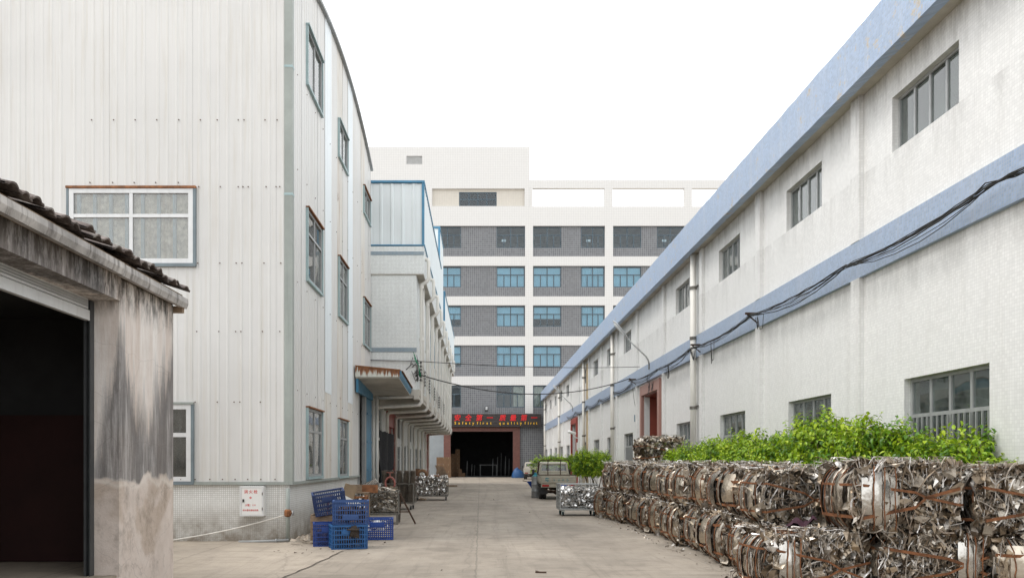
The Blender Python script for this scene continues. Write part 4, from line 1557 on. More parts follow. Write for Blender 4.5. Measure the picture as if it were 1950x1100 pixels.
def make_bale(seed, W=1.2, D=.98, H=.82, lab='scrap_bale', chunky=False, dense=1.0, plate=None):
    """Bale of crushed sheet: bulging banded end towards -X, tangled sides, rusty straps and wires."""
    rnd = random.Random(seed)
    root = thing(lab, '', 'bale')

    def endx(y, z):
        q = abs(2 * z / H - 1)
        return -W / 2 + .2 * q ** 3.0 + .17 * abs(2 * y / D) ** 2.6
    # dark heart, its colour puts shade into the gaps between the scraps
    m = MB()
    nz, ny = 8, 6
    ring = []
    for j in range(nz + 1):
        z = .03 + (H - .08) * j / nz
        q = abs(2 * z / H - 1)
        e = .05 * q ** 3
        x0 = endx(0, z) + .07
        loop = [(x0 + .02, -D / 2 + .1 + e), (x0, 0), (x0 + .02, D / 2 - .1 - e), (0, D / 2 - .06 - e), (W / 2 - .06 - e, D / 2 - .07 - e), (W / 2 - .05 - e, 0), (W / 2 - .06 - e, -D / 2 + .07 + e), (0, -D / 2 + .06 + e)]
        ring.append([(a, b_, z) for a, b_ in loop])
    vs = [p for r_ in ring for p in r_]
    n = 8
    fs = [(i * n + j, i * n + (j + 1) % n, (i + 1) * n + (j + 1) % n, (i + 1) * n + j) for i in range(nz) for j in range(n)]
    fs += [tuple(range(n)), tuple(range(nz * n, nz * n + n))]
    m.add(vs, fs)
    m.build('heart', MT['core'], root, local=True)
    # bent sheets round the road end
    def path(y, lift, over, under, z0=0.0):
        pts = []
        pts.append((-W / 2 + .18 + under, y, .012))
        for j in range(11):
            z = .03 + (H - .06) * j / 10
            pts.append((endx(y, z) - lift, y, z))
        pts.append((-W / 2 + .28, y, H - .005 + lift * .5))
        pts.append((-W / 2 + .28 + over, y, H + .005 + lift * .6))
        return pts
    m = MB()
    y = -D / 2 + .02
    tot = 0
    while y < D / 2 - .05 and not chunky:
        w = rnd.choice((.05, .08, .12, .16, .24, .32)) * rnd.uniform(.85, 1.15)
        if rnd.random() < .2:
            y += rnd.uniform(.04, .14)
            continue
        w = min(w, D / 2 - y)
        lift = rnd.uniform(-.01, .05)
        drift = rnd.uniform(-.14, .14)
        tilt = rnd.uniform(-.4, .4)
        over = rnd.uniform(.02, .35)
        nn = 4
        cols = []
        for a in range(nn):
            f = a / (nn - 1)
            yy = y + w * f
            P_ = path(max(-D / 2, min(D / 2, yy)), lift + .02 * (1 - (2 * f - 1) ** 2), over, rnd.uniform(0, .1))
            col = []
            for j, p in enumerate(P_):
                g_ = (p[2] / H - .5)
                col.append((p[0] + tilt * (f - .5) * w + rnd.uniform(-.011, .011), p[1] + drift * g_ + rnd.uniform(-.008, .008), p[2]))
            cols.append(col)
        cut0, cut1 = rnd.choice((0, 0, 1, 2, 4)), rnd.choice((0, 0, 1, 2, 3, 6))
        L = len(cols[0]) - cut1
        vs = [cols[a][j] for a in range(nn) for j in range(cut0, L)]
        k = L - cut0
        m.add(vs, [(a * k + j, a * k + j + 1, (a + 1) * k + j + 1, (a + 1) * k + j) for a in range(nn - 1) for j in range(k - 1)])
        y += w * rnd.uniform(.8, 1.05)
    if not chunky:
        m.build('bent_sheets', MT['sheet'], root, smooth=True, local=True)['kind'] = 'stuff'
    # shreds wrapped round the end between and over the sheets
    m = MB()
    for _ in range(int(150 * dense)):
        y0 = rnd.uniform(-D / 2, D / 2)
        P_ = path(y0, rnd.uniform(-.05, .025), rnd.uniform(0, .4), rnd.uniform(0, .1))
        dr = rnd.uniform(-.16, .16)
        a0 = rnd.uniform(0, 6)
        P_ = [(p[0] + rnd.uniform(-.008, .008), max(-D / 2 - .01, min(D / 2 + .01, p[1] + dr * (p[2] / H - .5) + .02 * math.sin(a0 + p[2] * 7))), p[2]) for p in P_]
        i0, i1 = rnd.choice((0, 1, 3, 5)), rnd.choice((14, 14, 12, 9, 8))
        ribbon(m, P_[i0:i1], rnd.uniform(.006, .026), Vector((-1, 0, 0)), rnd.uniform(-.5, .5))
    # tangle on the sides and the top
    faces = [('-y', W * H, 1.0), ('+y', W * H, .45), ('top', W * D, .8), ('+x', D * H, .25), ('-x', D * H, .09)]
    sh_ = MB()
    for (fc, area, k) in faces:
        for _ in range(int(area * 460 * k * dense)):
            if fc == '-y' or fc == '+y':
                sg_ = -1 if fc == '-y' else 1
                c = Vector((rnd.uniform(-W / 2 + .08, W / 2 - .02), sg_ * (D / 2 - .05 + rnd.uniform(-.05, .055)), rnd.uniform(.03, H - .03)))
                nv = Vector((rnd.gauss(0, .55), sg_, rnd.gauss(0, .55)))
            elif fc == 'top':
                c = Vector((rnd.uniform(-W / 2 + .12, W / 2), rnd.uniform(-D / 2, D / 2), H - .035 + rnd.uniform(-.03, .05)))
                nv = Vector((rnd.gauss(0, .5), rnd.gauss(0, .5), 1))
            elif fc == '-x':
                yy, zz = rnd.uniform(-D / 2, D / 2), rnd.uniform(.03, H - .03)
                c = Vector((endx(yy, zz) + rnd.uniform(-.03, .05), yy, zz))
                nv = Vector((-1, rnd.gauss(0, .6), rnd.gauss(0, .4)))
            else:
                c = Vector((W / 2 - .05 + rnd.uniform(-.05, .04), rnd.uniform(-D / 2, D / 2), rnd.uniform(.03, H - .03)))
                nv = Vector((1, rnd.gauss(0, .5), rnd.gauss(0, .5)))
            shard(sh_, c, nv, rnd.choice((.022, .03, .035, .045, .055, .07, .095)) * rnd.uniform(.8, 1.3), rnd, rnd.uniform(.3, .8))
        for _ in range(0 if fc == '-x' else int(area * 130 * k * dense)):
            L = rnd.uniform(.12, .5)
            cur = rnd.gauss(0, .9)
            a = rnd.gauss(1.57, .35) if rnd.random() < .7 else rnd.uniform(0, 6.28)
            if fc in ('-y', '+y'):
                sg_ = -1 if fc == '-y' else 1
                c = Vector((rnd.uniform(-W / 2 + .08, W / 2 - .05), sg_ * (D / 2 - .03 + rnd.uniform(-.02, .06)), rnd.uniform(.05, H - .05)))
                e1, e2, nv = Vector((1, 0, 0)), Vector((0, 0, 1)), Vector((0, sg_, 0))
            elif fc == 'top':
                c = Vector((rnd.uniform(-W / 2 + .1, W / 2 - .05), rnd.uniform(-D / 2, D / 2), H + rnd.uniform(-.01, .07)))
                e1, e2, nv = Vector((1, 0, 0)), Vector((0, 1, 0)), Vector((0, 0, 1))
            else:
                c = Vector((W / 2 - .02 + rnd.uniform(-.02, .03), rnd.uniform(-D / 2, D / 2), rnd.uniform(.05, H - .05)))
                e1, e2, nv = Vector((0, 1, 0)), Vector((0, 0, 1)), Vector((1, 0, 0))
            pts = []
            p = c.copy()
            for j in range(7):
                pts.append(p.copy())
                a += cur * L / 6 * 2.2
                p = p + (e1 * math.cos(a) + e2 * math.sin(a)) * (L / 6) + nv * rnd.uniform(-.012, .014)
                p.x = max(-W / 2 + .02, min(W / 2 + .02, p.x))
                p.y = max(-D / 2 - .06, min(D / 2 + .06, p.y))
                p.z = max(.01, min(H + .1, p.z))
            ribbon(m, pts, rnd.uniform(.004, .02), nv, rnd.uniform(-2, 2))
    if chunky:      # crushed tube ends and half rounds
        for _ in range(240):
            c = Vector((rnd.uniform(-W / 2, W / 2 - .05), -D / 2 + rnd.uniform(-.03, .04), rnd.uniform(.05, H - .04)))
            if rnd.random() < .45:
                c = Vector((-W / 2 + rnd.uniform(-.02, .05), rnd.uniform(-D / 2, D / 2), rnd.uniform(.05, H - .04)))
            ax_ = Vector((rnd.uniform(-1, 1), rnd.uniform(-.6, .6), rnd.uniform(-1, 1))).normalized()
            u_ = ax_.orthogonal().normalized()
            v_ = ax_.cross(u_)
            r_ = rnd.uniform(.035, .07)
            L = rnd.uniform(.06, .16)
            vs = []
            for j in range(8):
                a = j * .7
                for s_ in (-1, 1):
                    vs.append(c + (u_ * math.cos(a) + v_ * math.sin(a)) * r_ * rnd.uniform(.8, 1.1) + ax_ * s_ * L / 2)
            sh_.add(vs, [(2 * j, 2 * j + 1, 2 * j + 3, 2 * j + 2) for j in range(7)])
    m.build('shreds', MT['shred'], root, local=True)['kind'] = 'stuff'
    sh_.build('crumpled_sheet', MT['scrap'], root, local=True)['kind'] = 'stuff'
    if plate:       # a broad bent sheet with bowed wires on the side that faces the camera
        pm = MB()
        x0_, x1_ = plate
        nx2, nz2 = 8, 12
        vs = []
        for i in range(nx2 + 1):
            f = i / nx2
            for j in range(nz2 + 1):
                g_ = j / nz2
                z = .05 + (H - .08) * g_
                half = 1 - .35 * (2 * g_ - 1) ** 4
                xx = (x0_ + x1_) / 2 + (x1_ - x0_) * (f - .5) * half + rnd.uniform(-.006, .006)
                vs.append((xx, -D / 2 - .035 - .05 * math.sin(math.pi * f) + .12 * abs(2 * g_ - 1) ** 3 + rnd.uniform(-.004, .004), z))
        pm.add(vs, [(i * (nz2 + 1) + j, (i + 1) * (nz2 + 1) + j, (i + 1) * (nz2 + 1) + j + 1, i * (nz2 + 1) + j + 1) for i in range(nx2) for j in range(nz2)])
        pm.build('broad_sheet', MT['plate_sheet'], root, smooth=True, local=True)
        for f in (.25, .55, .85):
            wm = MB()
            xx = x0_ + (x1_ - x0_) * f
            wm.tube([(xx + .06 * (2 * j / 10 - 1) ** 2 + rnd.uniform(-.006, .006), -D / 2 - .105 + .12 * abs(2 * j / 10 - 1) ** 3, .04 + (H - .05) * j / 10) for j in range(11)], .008, 5)
            wm.build('wire', MT['strap'], root, local=True)
    # rusty wires round the bulging end and two flat straps drawn together on the side
    if not chunky:
        k = rnd.choice((4, 5, 6, 7))
        for i in range(k):
            y0 = -D / 2 + D * (i + .5 + rnd.uniform(-.2, .2)) / k
            P_ = path(y0, .045, .2, .05)
            P_ = [(p[0], p[1] + rnd.uniform(-.01, .01), max(p[2], .012)) for p in P_]
            m = MB()
            m.tube(P_, rnd.uniform(.006, .009), 5)
            m.build('wire', MT['strap'], root, local=True)
    meet = rnd.uniform(.1, .42)
    zm = rnd.uniform(.42, .55) * H
    for z in (rnd.uniform(.2, .28) * H, rnd.uniform(.7, .78) * H):
        m = MB()
        pts = []
        if not chunky:
            for j in range(9):
                yy = D / 2 * (1 - j / 4)
                pts.append((endx(yy, z) - .052, yy * 1.02, z + rnd.uniform(-.008, .008)))
        else:
            pts = [(-W / 2 - .05, D / 2, z), (-W / 2 - .06, 0, z), (-W / 2 - .05, -D / 2 - .02, z)]
        pts.append((-W / 2 + .14, -D / 2 - .055, z))
        pts.append((meet * .4, -D / 2 - .065, z + (zm - z) * .55))
        pts.append((meet, -D / 2 - .06, zm + .01))
        pts.append((W / 2 - .05, -D / 2 - .055, zm + (zm - z) * .5))
        pts.append((W / 2 + .02, -D / 2, zm + (zm - z) * .5))
        w = rnd.uniform(.026, .042)
        vs, fs = [], []
        for p in pts:
            vs += [(p[0], p[1], p[2] - w / 2), (p[0], p[1], p[2] + w / 2), (p[0] + .004, p[1] + .006, p[2] + w / 2), (p[0] + .004, p[1] + .006, p[2] - w / 2)]
        for i in range(len(pts) - 1):
            a = 4 * i
            fs += [(a, a + 4, a + 5, a + 1), (a + 1, a + 5, a + 6, a + 2), (a + 2, a + 6, a + 7, a + 3), (a + 3, a + 7, a + 4, a)]
        m.add(vs, fs)
        m.build('strap', MT['strap'], root, local=True)
    return root


protos = [make_bale(100 + i) for i in range(6)]
chunk = make_bale(300, 1.35, 1.0, .82, chunky=True, dense=1.1)
near = [make_bale(400 + i, 1.36, 1.15, .84 if i else .76, dense=1.5, plate=((-.5, -.22), (.3, .6), (-.56, -.12), None)[i]) for i in range(4)]
used = set()


def place_bale(proto, x, y, z, rz, label, group, sc=1.0):
    """x is the road side face of the bale."""
    if id(proto) in used:
        o = copy_tree(proto)
    else:
        o = proto
        used.add(id(proto))
    o.location = (x, y, z)
    o.rotation_euler = (0, 0, rz)
    o.scale = (sc, sc, 1 + .05 * math.sin(x * 37 + y * 11 + z))
    tag(o, label, 'bale', group)
    return o


rnd = random.Random(21)
NLOW = 13
for j in range(NLOW):
    y = 24.4 - j * 1.0
    xf = 3.62 + min(1, (24.4 - y) / 2.6) * .36 + rnd.uniform(-.06, .08)
    place_bale(protos[(j * 5 + 1) % 6], xf + .6, y, 0, rnd.uniform(-.05, .05),
               'crushed metal bale in the lower row, %s in line from the wire cage trolley' % ORD[j], 'bales in the lower row')
NUP = 15
for j in range(NUP):
    y = 26.0 - j * 1.0
    xf = 3.72 + min(1, max(0, 24.4 - y) / 2.6) * .33 + rnd.uniform(-.07, .12)
    if y > 24.6:
        xf += .15
        o = place_bale(protos[(j * 5) % 6], xf + .75, y, 0, rnd.uniform(-.05, .05),
                       'crushed metal bale under the upper row behind the wire cage trolley, %s' % ('farther one' if j == 0 else 'nearer one'), 'bales in the lower row')
        place_bale(protos[(j * 5 + 3) % 6], xf + .75, y, .8, rnd.uniform(-.05, .05),
                   'upper row bale above the trolley, %s' % ('nearest the pickup' if j == 0 else 'second from the pickup'), 'bales in the upper row')
        continue
    place_bale(protos[(j * 7 + 2) % 6], xf + .6, y + .1, .8, rnd.uniform(-.06, .06),
               'crushed metal bale in the upper row, %s in line counting from the pickup' % ORD[j], 'bales in the upper row')
# the near end: two more on the ground that jut out, and the big ones above facing the camera
place_bale(near[0], 3.56 + .68, 10.55, 0, .05, 'large bale on the ground jutting out below the purple rag, left of two', 'nearest bales')
place_bale(near[1], 4.98 + .68, 10.4, 0, -.03, 'large bale on the ground at the lower right corner', 'nearest bales')
place_bale(near[2], 4.62 + .68, 10.35, .82, -.02, 'large shiny bale on the upper right with three bowed rusty wires', 'nearest bales')
place_bale(near[3], 6.05 + .68, 10.3, .82, .03, 'large bale at the right end of the upper row beside the hedge', 'nearest bales')
o = copy_tree(protos[3])
o.location = (6.88, 10.2, 0)
o.rotation_euler = (0, 0, R(90))
tag(o, 'ground bale at the far right corner against the tiled wall', 'bale', 'nearest bales')
# the single bale standing above the row, on two more
place_bale(protos[2], 5.65, 25.3, 0, 0, 'bale on the ground underneath the raised bale by the red doorway', 'bales under the raised bale')
place_bale(protos[4], 5.65, 25.3, .81, .03, 'middle bale under the raised bale by the red doorway', 'bales under the raised bale')
place_bale(chunk, 5.72, 25.2, 1.63, .04, 'single raised bale of crushed tubes standing above the row', 'raised bale')
for q in protos + near + [chunk]:
    if id(q) not in used:
        for c in kids(q):
            bpy.data.objects.remove(c)
        bpy.data.objects.remove(q)

# loose metal bits spilt along the foot of the bales
m = MB()
rnd = random.Random(88)
for i in range(150):
    y = rnd.uniform(9.6, 25.5)
    shard(m, Vector((3.95 - abs(rnd.gauss(0, .22)), y, .015)), Vector((rnd.gauss(0, .3), rnd.gauss(0, .3), 1)), rnd.choice((.012, .02, .03, .05)), rnd, .4)
for i in range(26):
    y = rnd.uniform(10, 25)
    p = Vector((3.9 - abs(rnd.gauss(0, .2)), y, .015))
    a = rnd.uniform(0, 6.28)
    pts = []
    for j in range(6):
        pts.append(p.copy())
        a += rnd.gauss(0, .5)
        p = p + Vector((math.cos(a), math.sin(a), 0)) * .06 + Vector((0, 0, rnd.uniform(-.005, .012)))
    ribbon(m, pts, rnd.uniform(.005, .014), Vector((0, 0, 1)), rnd.uniform(-1, 1))
tag(m.build('spilt_scrap', MT['shred']), 'bits of shredded metal spilt along the foot of the bales', kind='stuff')

# rag on the near bale
m = MB()
rnd = random.Random(2)
nx_, ny_ = 7, 5
vs = [(4.05 + .36 * i / nx_ + .02 * math.sin(j), 10.3 + .3 * j / ny_, .86 + .09 * math.sin(i * 1.3) * math.sin(j * 1.1 + .5) + .07 * i / nx_ + rnd.uniform(-.01, .01)) for i in range(nx_ + 1) for j in range(ny_ + 1)]
m.add(vs, [(i * (ny_ + 1) + j, (i + 1) * (ny_ + 1) + j, (i + 1) * (ny_ + 1) + j + 1, i * (ny_ + 1) + j + 1) for i in range(nx_) for j in range(ny_)])
tag(m.build('rag', MT['purple_cloth'], smooth=True), 'crumpled dark purple rag lying on the nearest ground bale', 'rag')

# ================================================================ hedge
def M_leaf(name, a, b_, c_):
    m, nt, b = new_mat(name)
    r = nd(nt, 'ShaderNodeNewGeometry').outputs['Random Per Island']
    col = ramp(nt, r, [(0, a), (.5, b_), (1, c_)])
    put(nt, b, 'Base Color', col)
    put(nt, b, 'Roughness', .38)
    tr = nd(nt, 'ShaderNodeBsdfTranslucent', {0: mixc(nt, .5, col, (.3, .42, .03))})
    mx = nd(nt, 'ShaderNodeMixShader', {0: .32, 1: b.outputs[0], 2: tr.outputs[0]})
    nt.links.new(mx.outputs[0], nt.nodes['Material Output'].inputs[0])
    return m


MT['leaf'] = M_leaf('fresh_fig_leaf', (.2, .36, .015), (.33, .5, .02), (.52, .64, .04))
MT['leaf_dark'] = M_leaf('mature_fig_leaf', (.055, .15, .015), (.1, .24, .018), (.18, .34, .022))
MT['stem'] = M_plain('shrub_stem', (.12, .09, .06), .9, 0, .2, 8)


def leaf(mb, p, d, up, L, w):
    d = d.normalized()
    s = d.cross(up)
    s = s.normalized() if s.length > 1e-4 else d.orthogonal().normalized()
    n = s.cross(d)
    mb.add([p, p + d * L * .35 + s * w * .5 + n * w * .14, p + d * L * .8 + s * w * .3 + n * w * .05 - n * L * .05, p + d * L - n * L * .2,
            p + d * L * .8 - s * w * .3 + n * w * .05 - n * L * .05, p + d * L * .35 - s * w * .5 + n * w * .14, p + d * L * .5 - n * L * .02],
           [(0, 1, 6), (1, 2, 6), (2, 3, 6), (3, 4, 6), (4, 5, 6), (5, 0, 6)])


def make_shrub(seed, rx, ry, h, base=1.0, twigs=950, L0=.1):
    rnd = random.Random(seed)
    root = thing('hedge_shrub', '', 'shrub')
    st = MB()
    lf, ld = MB(), MB()
    lobes = [(rnd.uniform(-.55, .55) * rx, rnd.uniform(-.55, .55) * ry, rnd.uniform(.55, 1.0)) for _ in range(7)]
    for i in range(9):
        a = rnd.uniform(0, 6.28)
        tip = Vector((math.cos(a) * rx * .6, math.sin(a) * ry * .6, h * rnd.uniform(.6, .9)))
        st.tube([(rnd.uniform(-.1, .1), rnd.uniform(-.1, .1), 0), tip * .45 + Vector((0, 0, .1)), tip], [.022, .015, .006], 5)
    z0 = base
    for t in range(twigs):
        lb_ = lobes[rnd.randrange(len(lobes))]
        a, e = rnd.uniform(0, 6.28), math.asin(rnd.uniform(-.55, 1.0))
        rr = rnd.uniform(.72, 1.08)
        dirn = Vector((math.cos(a) * math.cos(e), math.sin(a) * math.cos(e), math.sin(e)))
        hz = (h - z0) * .5 * lb_[2]
        c = Vector((lb_[0], lb_[1], z0 + (h - z0) * .45 * lb_[2]))
        p = c + Vector((dirn.x * rx * .55 * rr, dirn.y * ry * .55 * rr, dirn.z * hz * 1.12 * rr))
        d = (dirn * .8 + Vector((rnd.gauss(0, .35), rnd.gauss(0, .35), .2 + rnd.gauss(0, .25)))).normalized()
        n = rnd.randint(7, 12)
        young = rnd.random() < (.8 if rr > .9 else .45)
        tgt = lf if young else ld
        q = p - d * .12
        step = rnd.uniform(.022, .034)
        pts = [q.copy()]
        for k in range(n):
            d = (d + Vector((rnd.gauss(0, .08), rnd.gauss(0, .08), -.06))).normalized()
            q = q + d * step
            pts.append(q.copy())
            ang = k * 2.4 + rnd.uniform(-.4, .4)
            o = d.orthogonal().normalized()
            o = Matrix.Rotation(ang, 3, d) @ o
            ldir = (o * .9 + d * .45 + Vector((0, 0, -.55))).normalized()
            L = L0 * rnd.uniform(.65, 1.1)
            leaf(tgt, q, ldir, Vector((rnd.gauss(0, .25), rnd.gauss(0, .25), 1)), L, L * rnd.uniform(.52, .68))
        st.tube([pts[0], pts[len(pts) // 2], pts[-1]], [.004, .003, .002], 3, caps=False)
    lf.build('young_leaves', MT['leaf'], root, local=True)['kind'] = 'stuff'
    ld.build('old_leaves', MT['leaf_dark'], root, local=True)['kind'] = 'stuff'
    st.build('stems', MT['stem'], root, local=True)
    return root


shr = [make_shrub(50 + i, .95, .95, h) for i, h in enumerate((2.3, 2.48, 2.38, 2.25))]
ly = [24.6, 23.0, 21.4, 19.9, 18.4, 16.9, 15.4, 13.9, 12.6, 11.5]
rnd = random.Random(9)
for i, y in enumerate(ly):
    o = shr[i] if i < 4 else copy_tree(shr[(i * 3) % 4])
    o.location = ((6.22 if i < 9 else 6.85) + rnd.uniform(-.1, .1), y, 0)
    o.rotation_euler = (0, 0, rnd.uniform(0, 6.28))
    o.scale = (1, 1, rnd.uniform(.97, 1.05) if 2 < i else rnd.uniform(.9, .96))
    tag(o, 'leafy bright green hedge shrub behind the bales, %s in line from the raised bale' % ORD[i], 'shrub', 'hedge along the tiled factory')
for (x, y, s, zs, lab) in ((5.35, 38.5, .8, .95, 'green bush between the pickup cab and the bales, nearer half'), (6.1, 41.0, .95, .96, 'green bush between the pickup cab and the bales, farther half'),
                           (4.7, 52.0, 1.35, .88, 'green bush showing behind the left of the pickup cab'), (6.2, 57.0, 1.2, .95, 'green bush in front of the farther red doorway')):
    o = copy_tree(shr[1 if x < 6 else 2])
    o.location = (x, y, 0)
    o.rotation_euler = (0, 0, x * 3)
    o.scale = (s, s, zs)
    tag(o, lab, 'shrub', 'bushes beside the pickup')

# ================================================================ things along the left wall
MT['crate_mid'] = M_plain('blue_crate_plastic', (.008, .09, .27), .42, 0, .12, 5, .3, (.03, .08, .2), grime=.35)
MT['crate_bright'] = M_plain('bright_blue_crate_plastic', (.006, .045, .24), .42, 0, .1, 5, grime=.2)
MT['crate_navy'] = M_plain('dusty_navy_crate_plastic', (.015, .036, .12), .5, 0, .15, 5, .3, (.08, .1, .14), grime=.4)
MT['crate_dusty'] = M_plain('dusty_blue_crate_plastic', (.022, .07, .22), .5, 0, .15, 5, .35, (.06, .09, .17), grime=.5)


def make_crate(label, mat, loc, rz, rot=(0, 0), L=.68, W=.46, H=.47, nb=15, plate=(.1, .3), plate_z=.72):
    t = thing('plastic_crate', label, 'crate', loc, rz, 'blue plastic crates')
    t.rotation_euler = (rot[0], rot[1], rz)
    m = MB()
    zr = [.0, .09, .18, .27, .36, H - .035]
    th = .012
    for s in (-1, 1):
        for (z) in zr[:-1]:
            h = .022
            m.box(-L / 2, L / 2, s * W / 2 - th / 2, s * W / 2 + th / 2, z, z + h)
            m.box(s * L / 2 - th / 2, s * L / 2 + th / 2, -W / 2 + .007, W / 2 - .007, z + .0005, z + h - .0005)
        for i in range(nb + 1):
            x = -L / 2 + L * i / nb
            w = .016 if 1 < i < nb - 1 else .03
            m.box(x - w / 2, x + w / 2, s * W / 2 - th / 2 + .002, s * W / 2 + th / 2 - .002, .0, H - .03)
        n2 = 10
        for i in range(n2 + 1):
            y = -W / 2 + W * i / n2
            w = .016 if 0 < i < n2 else .03
            m.box(s * L / 2 - th / 2 + .002, s * L / 2 + th / 2 - .002, y - w / 2, y + w / 2, .0, H - .03)
    m.build('lattice', mat, t, local=True)['kind'] = 'stuff'
    m = MB()
    for s in (-1, 1):
        m.box(-L / 2 - .018, L / 2 + .018, s * (W / 2) - .018, s * W / 2 + .018, H - .035, H)
        m.box(s * L / 2 - .018, s * L / 2 + .018, -W / 2 + .018, W / 2 - .018, H - .0345, H - .0005)
    m.build('rim', mat, t, local=True)
    m = MB()
    for x in [-L / 2 + .02 + (L - .04) * i / 12 for i in range(13)]:
        m.box(x - .012, x + .012, -W / 2 + .01, W / 2 - .01, .004, .016)
    m.box(-L / 2 + .01, L / 2 - .01, -.02, .02, .003, .014)
    m.box(-L / 2 + .01, L / 2 - .01, -W / 2 + .01, -W / 2 + .05, .003, .014)
    m.box(-L / 2 + .01, L / 2 - .01, W / 2 - .05, W / 2 - .01, .003, .014)
    m.build('base', mat, t, local=True)
    m = MB()
    pc = plate[0]
    m.bbox(-plate[1] / 2 + pc * 0, plate[1] / 2, -W / 2 - .014, -W / 2 + .004, H * plate_z - .05, H * plate_z + .05, .006)
    m.build('plate', mat, t, local=True)
    return t


cr1 = make_crate('blue crate on the ground with a dark rag tied to its front', MT['crate_mid'], (-2.62, 15.65, .006), R(17))
make_crate('dusty blue crate stacked on the crate with the tied rag', MT['crate_dusty'], (-2.58, 15.75, .48), R(8), plate_z=.28)
make_crate('narrow bright blue crate on the ground at the left of the stack', MT['crate_bright'], (-3.1, 16.15, .006), R(12), L=.6)
make_crate('bright blue crate standing open by itself right of the crate stack', MT['crate_bright'], (-2.28, 17.5, .005), R(6), L=.68, plate_z=.72)
make_crate('navy blue crate tipped at an angle on top of junk by the wall', MT['crate_navy'], (-3.16, 16.7, .64), R(14), rot=(R(6), R(-9)), L=.64, H=.46)
# knotted rag hanging on the crate
m = MB()
rnd = random.Random(6)
c0 = Vector((-2.45, 15.40, .46))
for i in range(16):
    a = rnd.uniform(-.5, .5)
    p0 = c0 + Vector((rnd.uniform(-.03, .03), -.02, 0))
    p1 = c0 + Vector((rnd.uniform(-.05, .05), -.035 + rnd.uniform(-.01, .01), -.06))
    p2 = c0 + Vector((rnd.uniform(-.075, .075), -.04 + rnd.uniform(-.015, .01), -.17 - rnd.uniform(0, .06)))
    ribbon(m, [p0, p1, (p1 + p2) / 2 + Vector((rnd.uniform(-.02, .02), -.01, 0)), p2], rnd.uniform(.04, .07), Vector((0, -1, .1)), a)
m.tube([c0 + Vector((-.15, -.02, -.07)), c0 + Vector((-.06, -.045, -.07)), c0 + Vector((.05, -.045, -.08)), c0 + Vector((.1, -.02, -.05))], [.012, .028, .03, .012], 6)
tag(m.build('rag', MT['brown_cloth'], smooth=True), 'dark knotted rag tied on the front of the lower blue crate', 'rag')
# wooden box under the tipped crate
def slat_box(name, label, cat, loc, rz, L, W, H, mat, n=4):
    t = thing(name, label, cat, loc, rz)
    for s in (-1, 1):
        for k in range(n):
            m = MB()
            z = H * k / n
            m.box(-L / 2, L / 2, s * W / 2 - .012, s * W / 2 + .012, z + .008, z + H / n - .012)
            m.build('slat', mat, t, local=True)
    for sx in (-1, 1):
        m = MB()
        m.box(sx * L / 2 - .02, sx * L / 2 + .02, -W / 2 + .013, W / 2 - .013, 0, H)
        m.build('end_board', mat, t, local=True)
    m = MB()
    m.box(-L / 2 + .021, L / 2 - .021, -W / 2 + .013, W / 2 - .013, 0.0, .02)
    m.build('base', mat, t, local=True)
    return t


slat_box('wooden_box', 'weathered wooden slat box under the tipped navy crate', 'box', (-3.2, 16.75, .006), R(5), .7, .5, .6, MT['wood'])
# contents of the open crate
m = MB()
rnd = random.Random(31)
for i in range(40):
    shard(m, Vector((-2.28 + rnd.uniform(-.28, .28), 17.5 + rnd.uniform(-.18, .18), .3 + rnd.uniform(-.1, .14))), Vector((rnd.gauss(0, 1), rnd.gauss(0, 1), 1)), rnd.uniform(.03, .08), rnd)
tag(m.build('offcuts', MT['white_paint']), 'white plastic and foil offcuts lying in the open bright crate', kind='stuff')


for (loc_, rz_, top, lab_, sd) in (((-2.62, 15.65, .006), R(17), .4, 'added dark fill that shades the slots of the blue crate with the tied rag', 91), ((-2.58, 15.75, .48), R(8), .34, 'added dark fill that shades the slots of the upper blue crate of the stack', 92),
                                   ((-3.1, 16.15, .006), R(12), .3, 'added dark fill that shades the slots of the narrow bright blue crate', 93)):
    rnd = random.Random(sd)  # dark pieces added inside so the crate slots look shaded
    m = MB()
    for i in range(170):
        shard(m, Vector((rnd.uniform(-.27, .27), rnd.uniform(-.18, .18), rnd.uniform(.05, top))), Vector((rnd.gauss(0, 1), rnd.gauss(0, 1), rnd.gauss(0, 1))), rnd.uniform(.03, .07), rnd, .5)
    o = m.build('crate_dark_fill', MT['rust_dark'])
    o.location = loc_
    o.rotation_euler = (0, 0, rz_)
    tag(o, lab_, kind='stuff')


def caster(parent, x, y, r=.07, col=None):
    m = MB()
    m.lathe((x, y, r), [(r * .3, -.026), (r, -.022), (r, .022), (r * .3, .026)], 12, 'x')
    w = m.build('caster', MT['rubber'], parent, local=True)
    m = MB()
    m.box(x - .035, x - .028, y - .03, y + .03, r * .6, r * 2 + .03)
    m.box(x + .028, x + .035, y - .03, y + .03, r * .6, r * 2 + .03)
    m.box(x - .05, x + .05, y - .05, y + .05, r * 2 + .03, r * 2 + .04)
    m.build('fork', col or MT['grey_metal'], w, local=True)


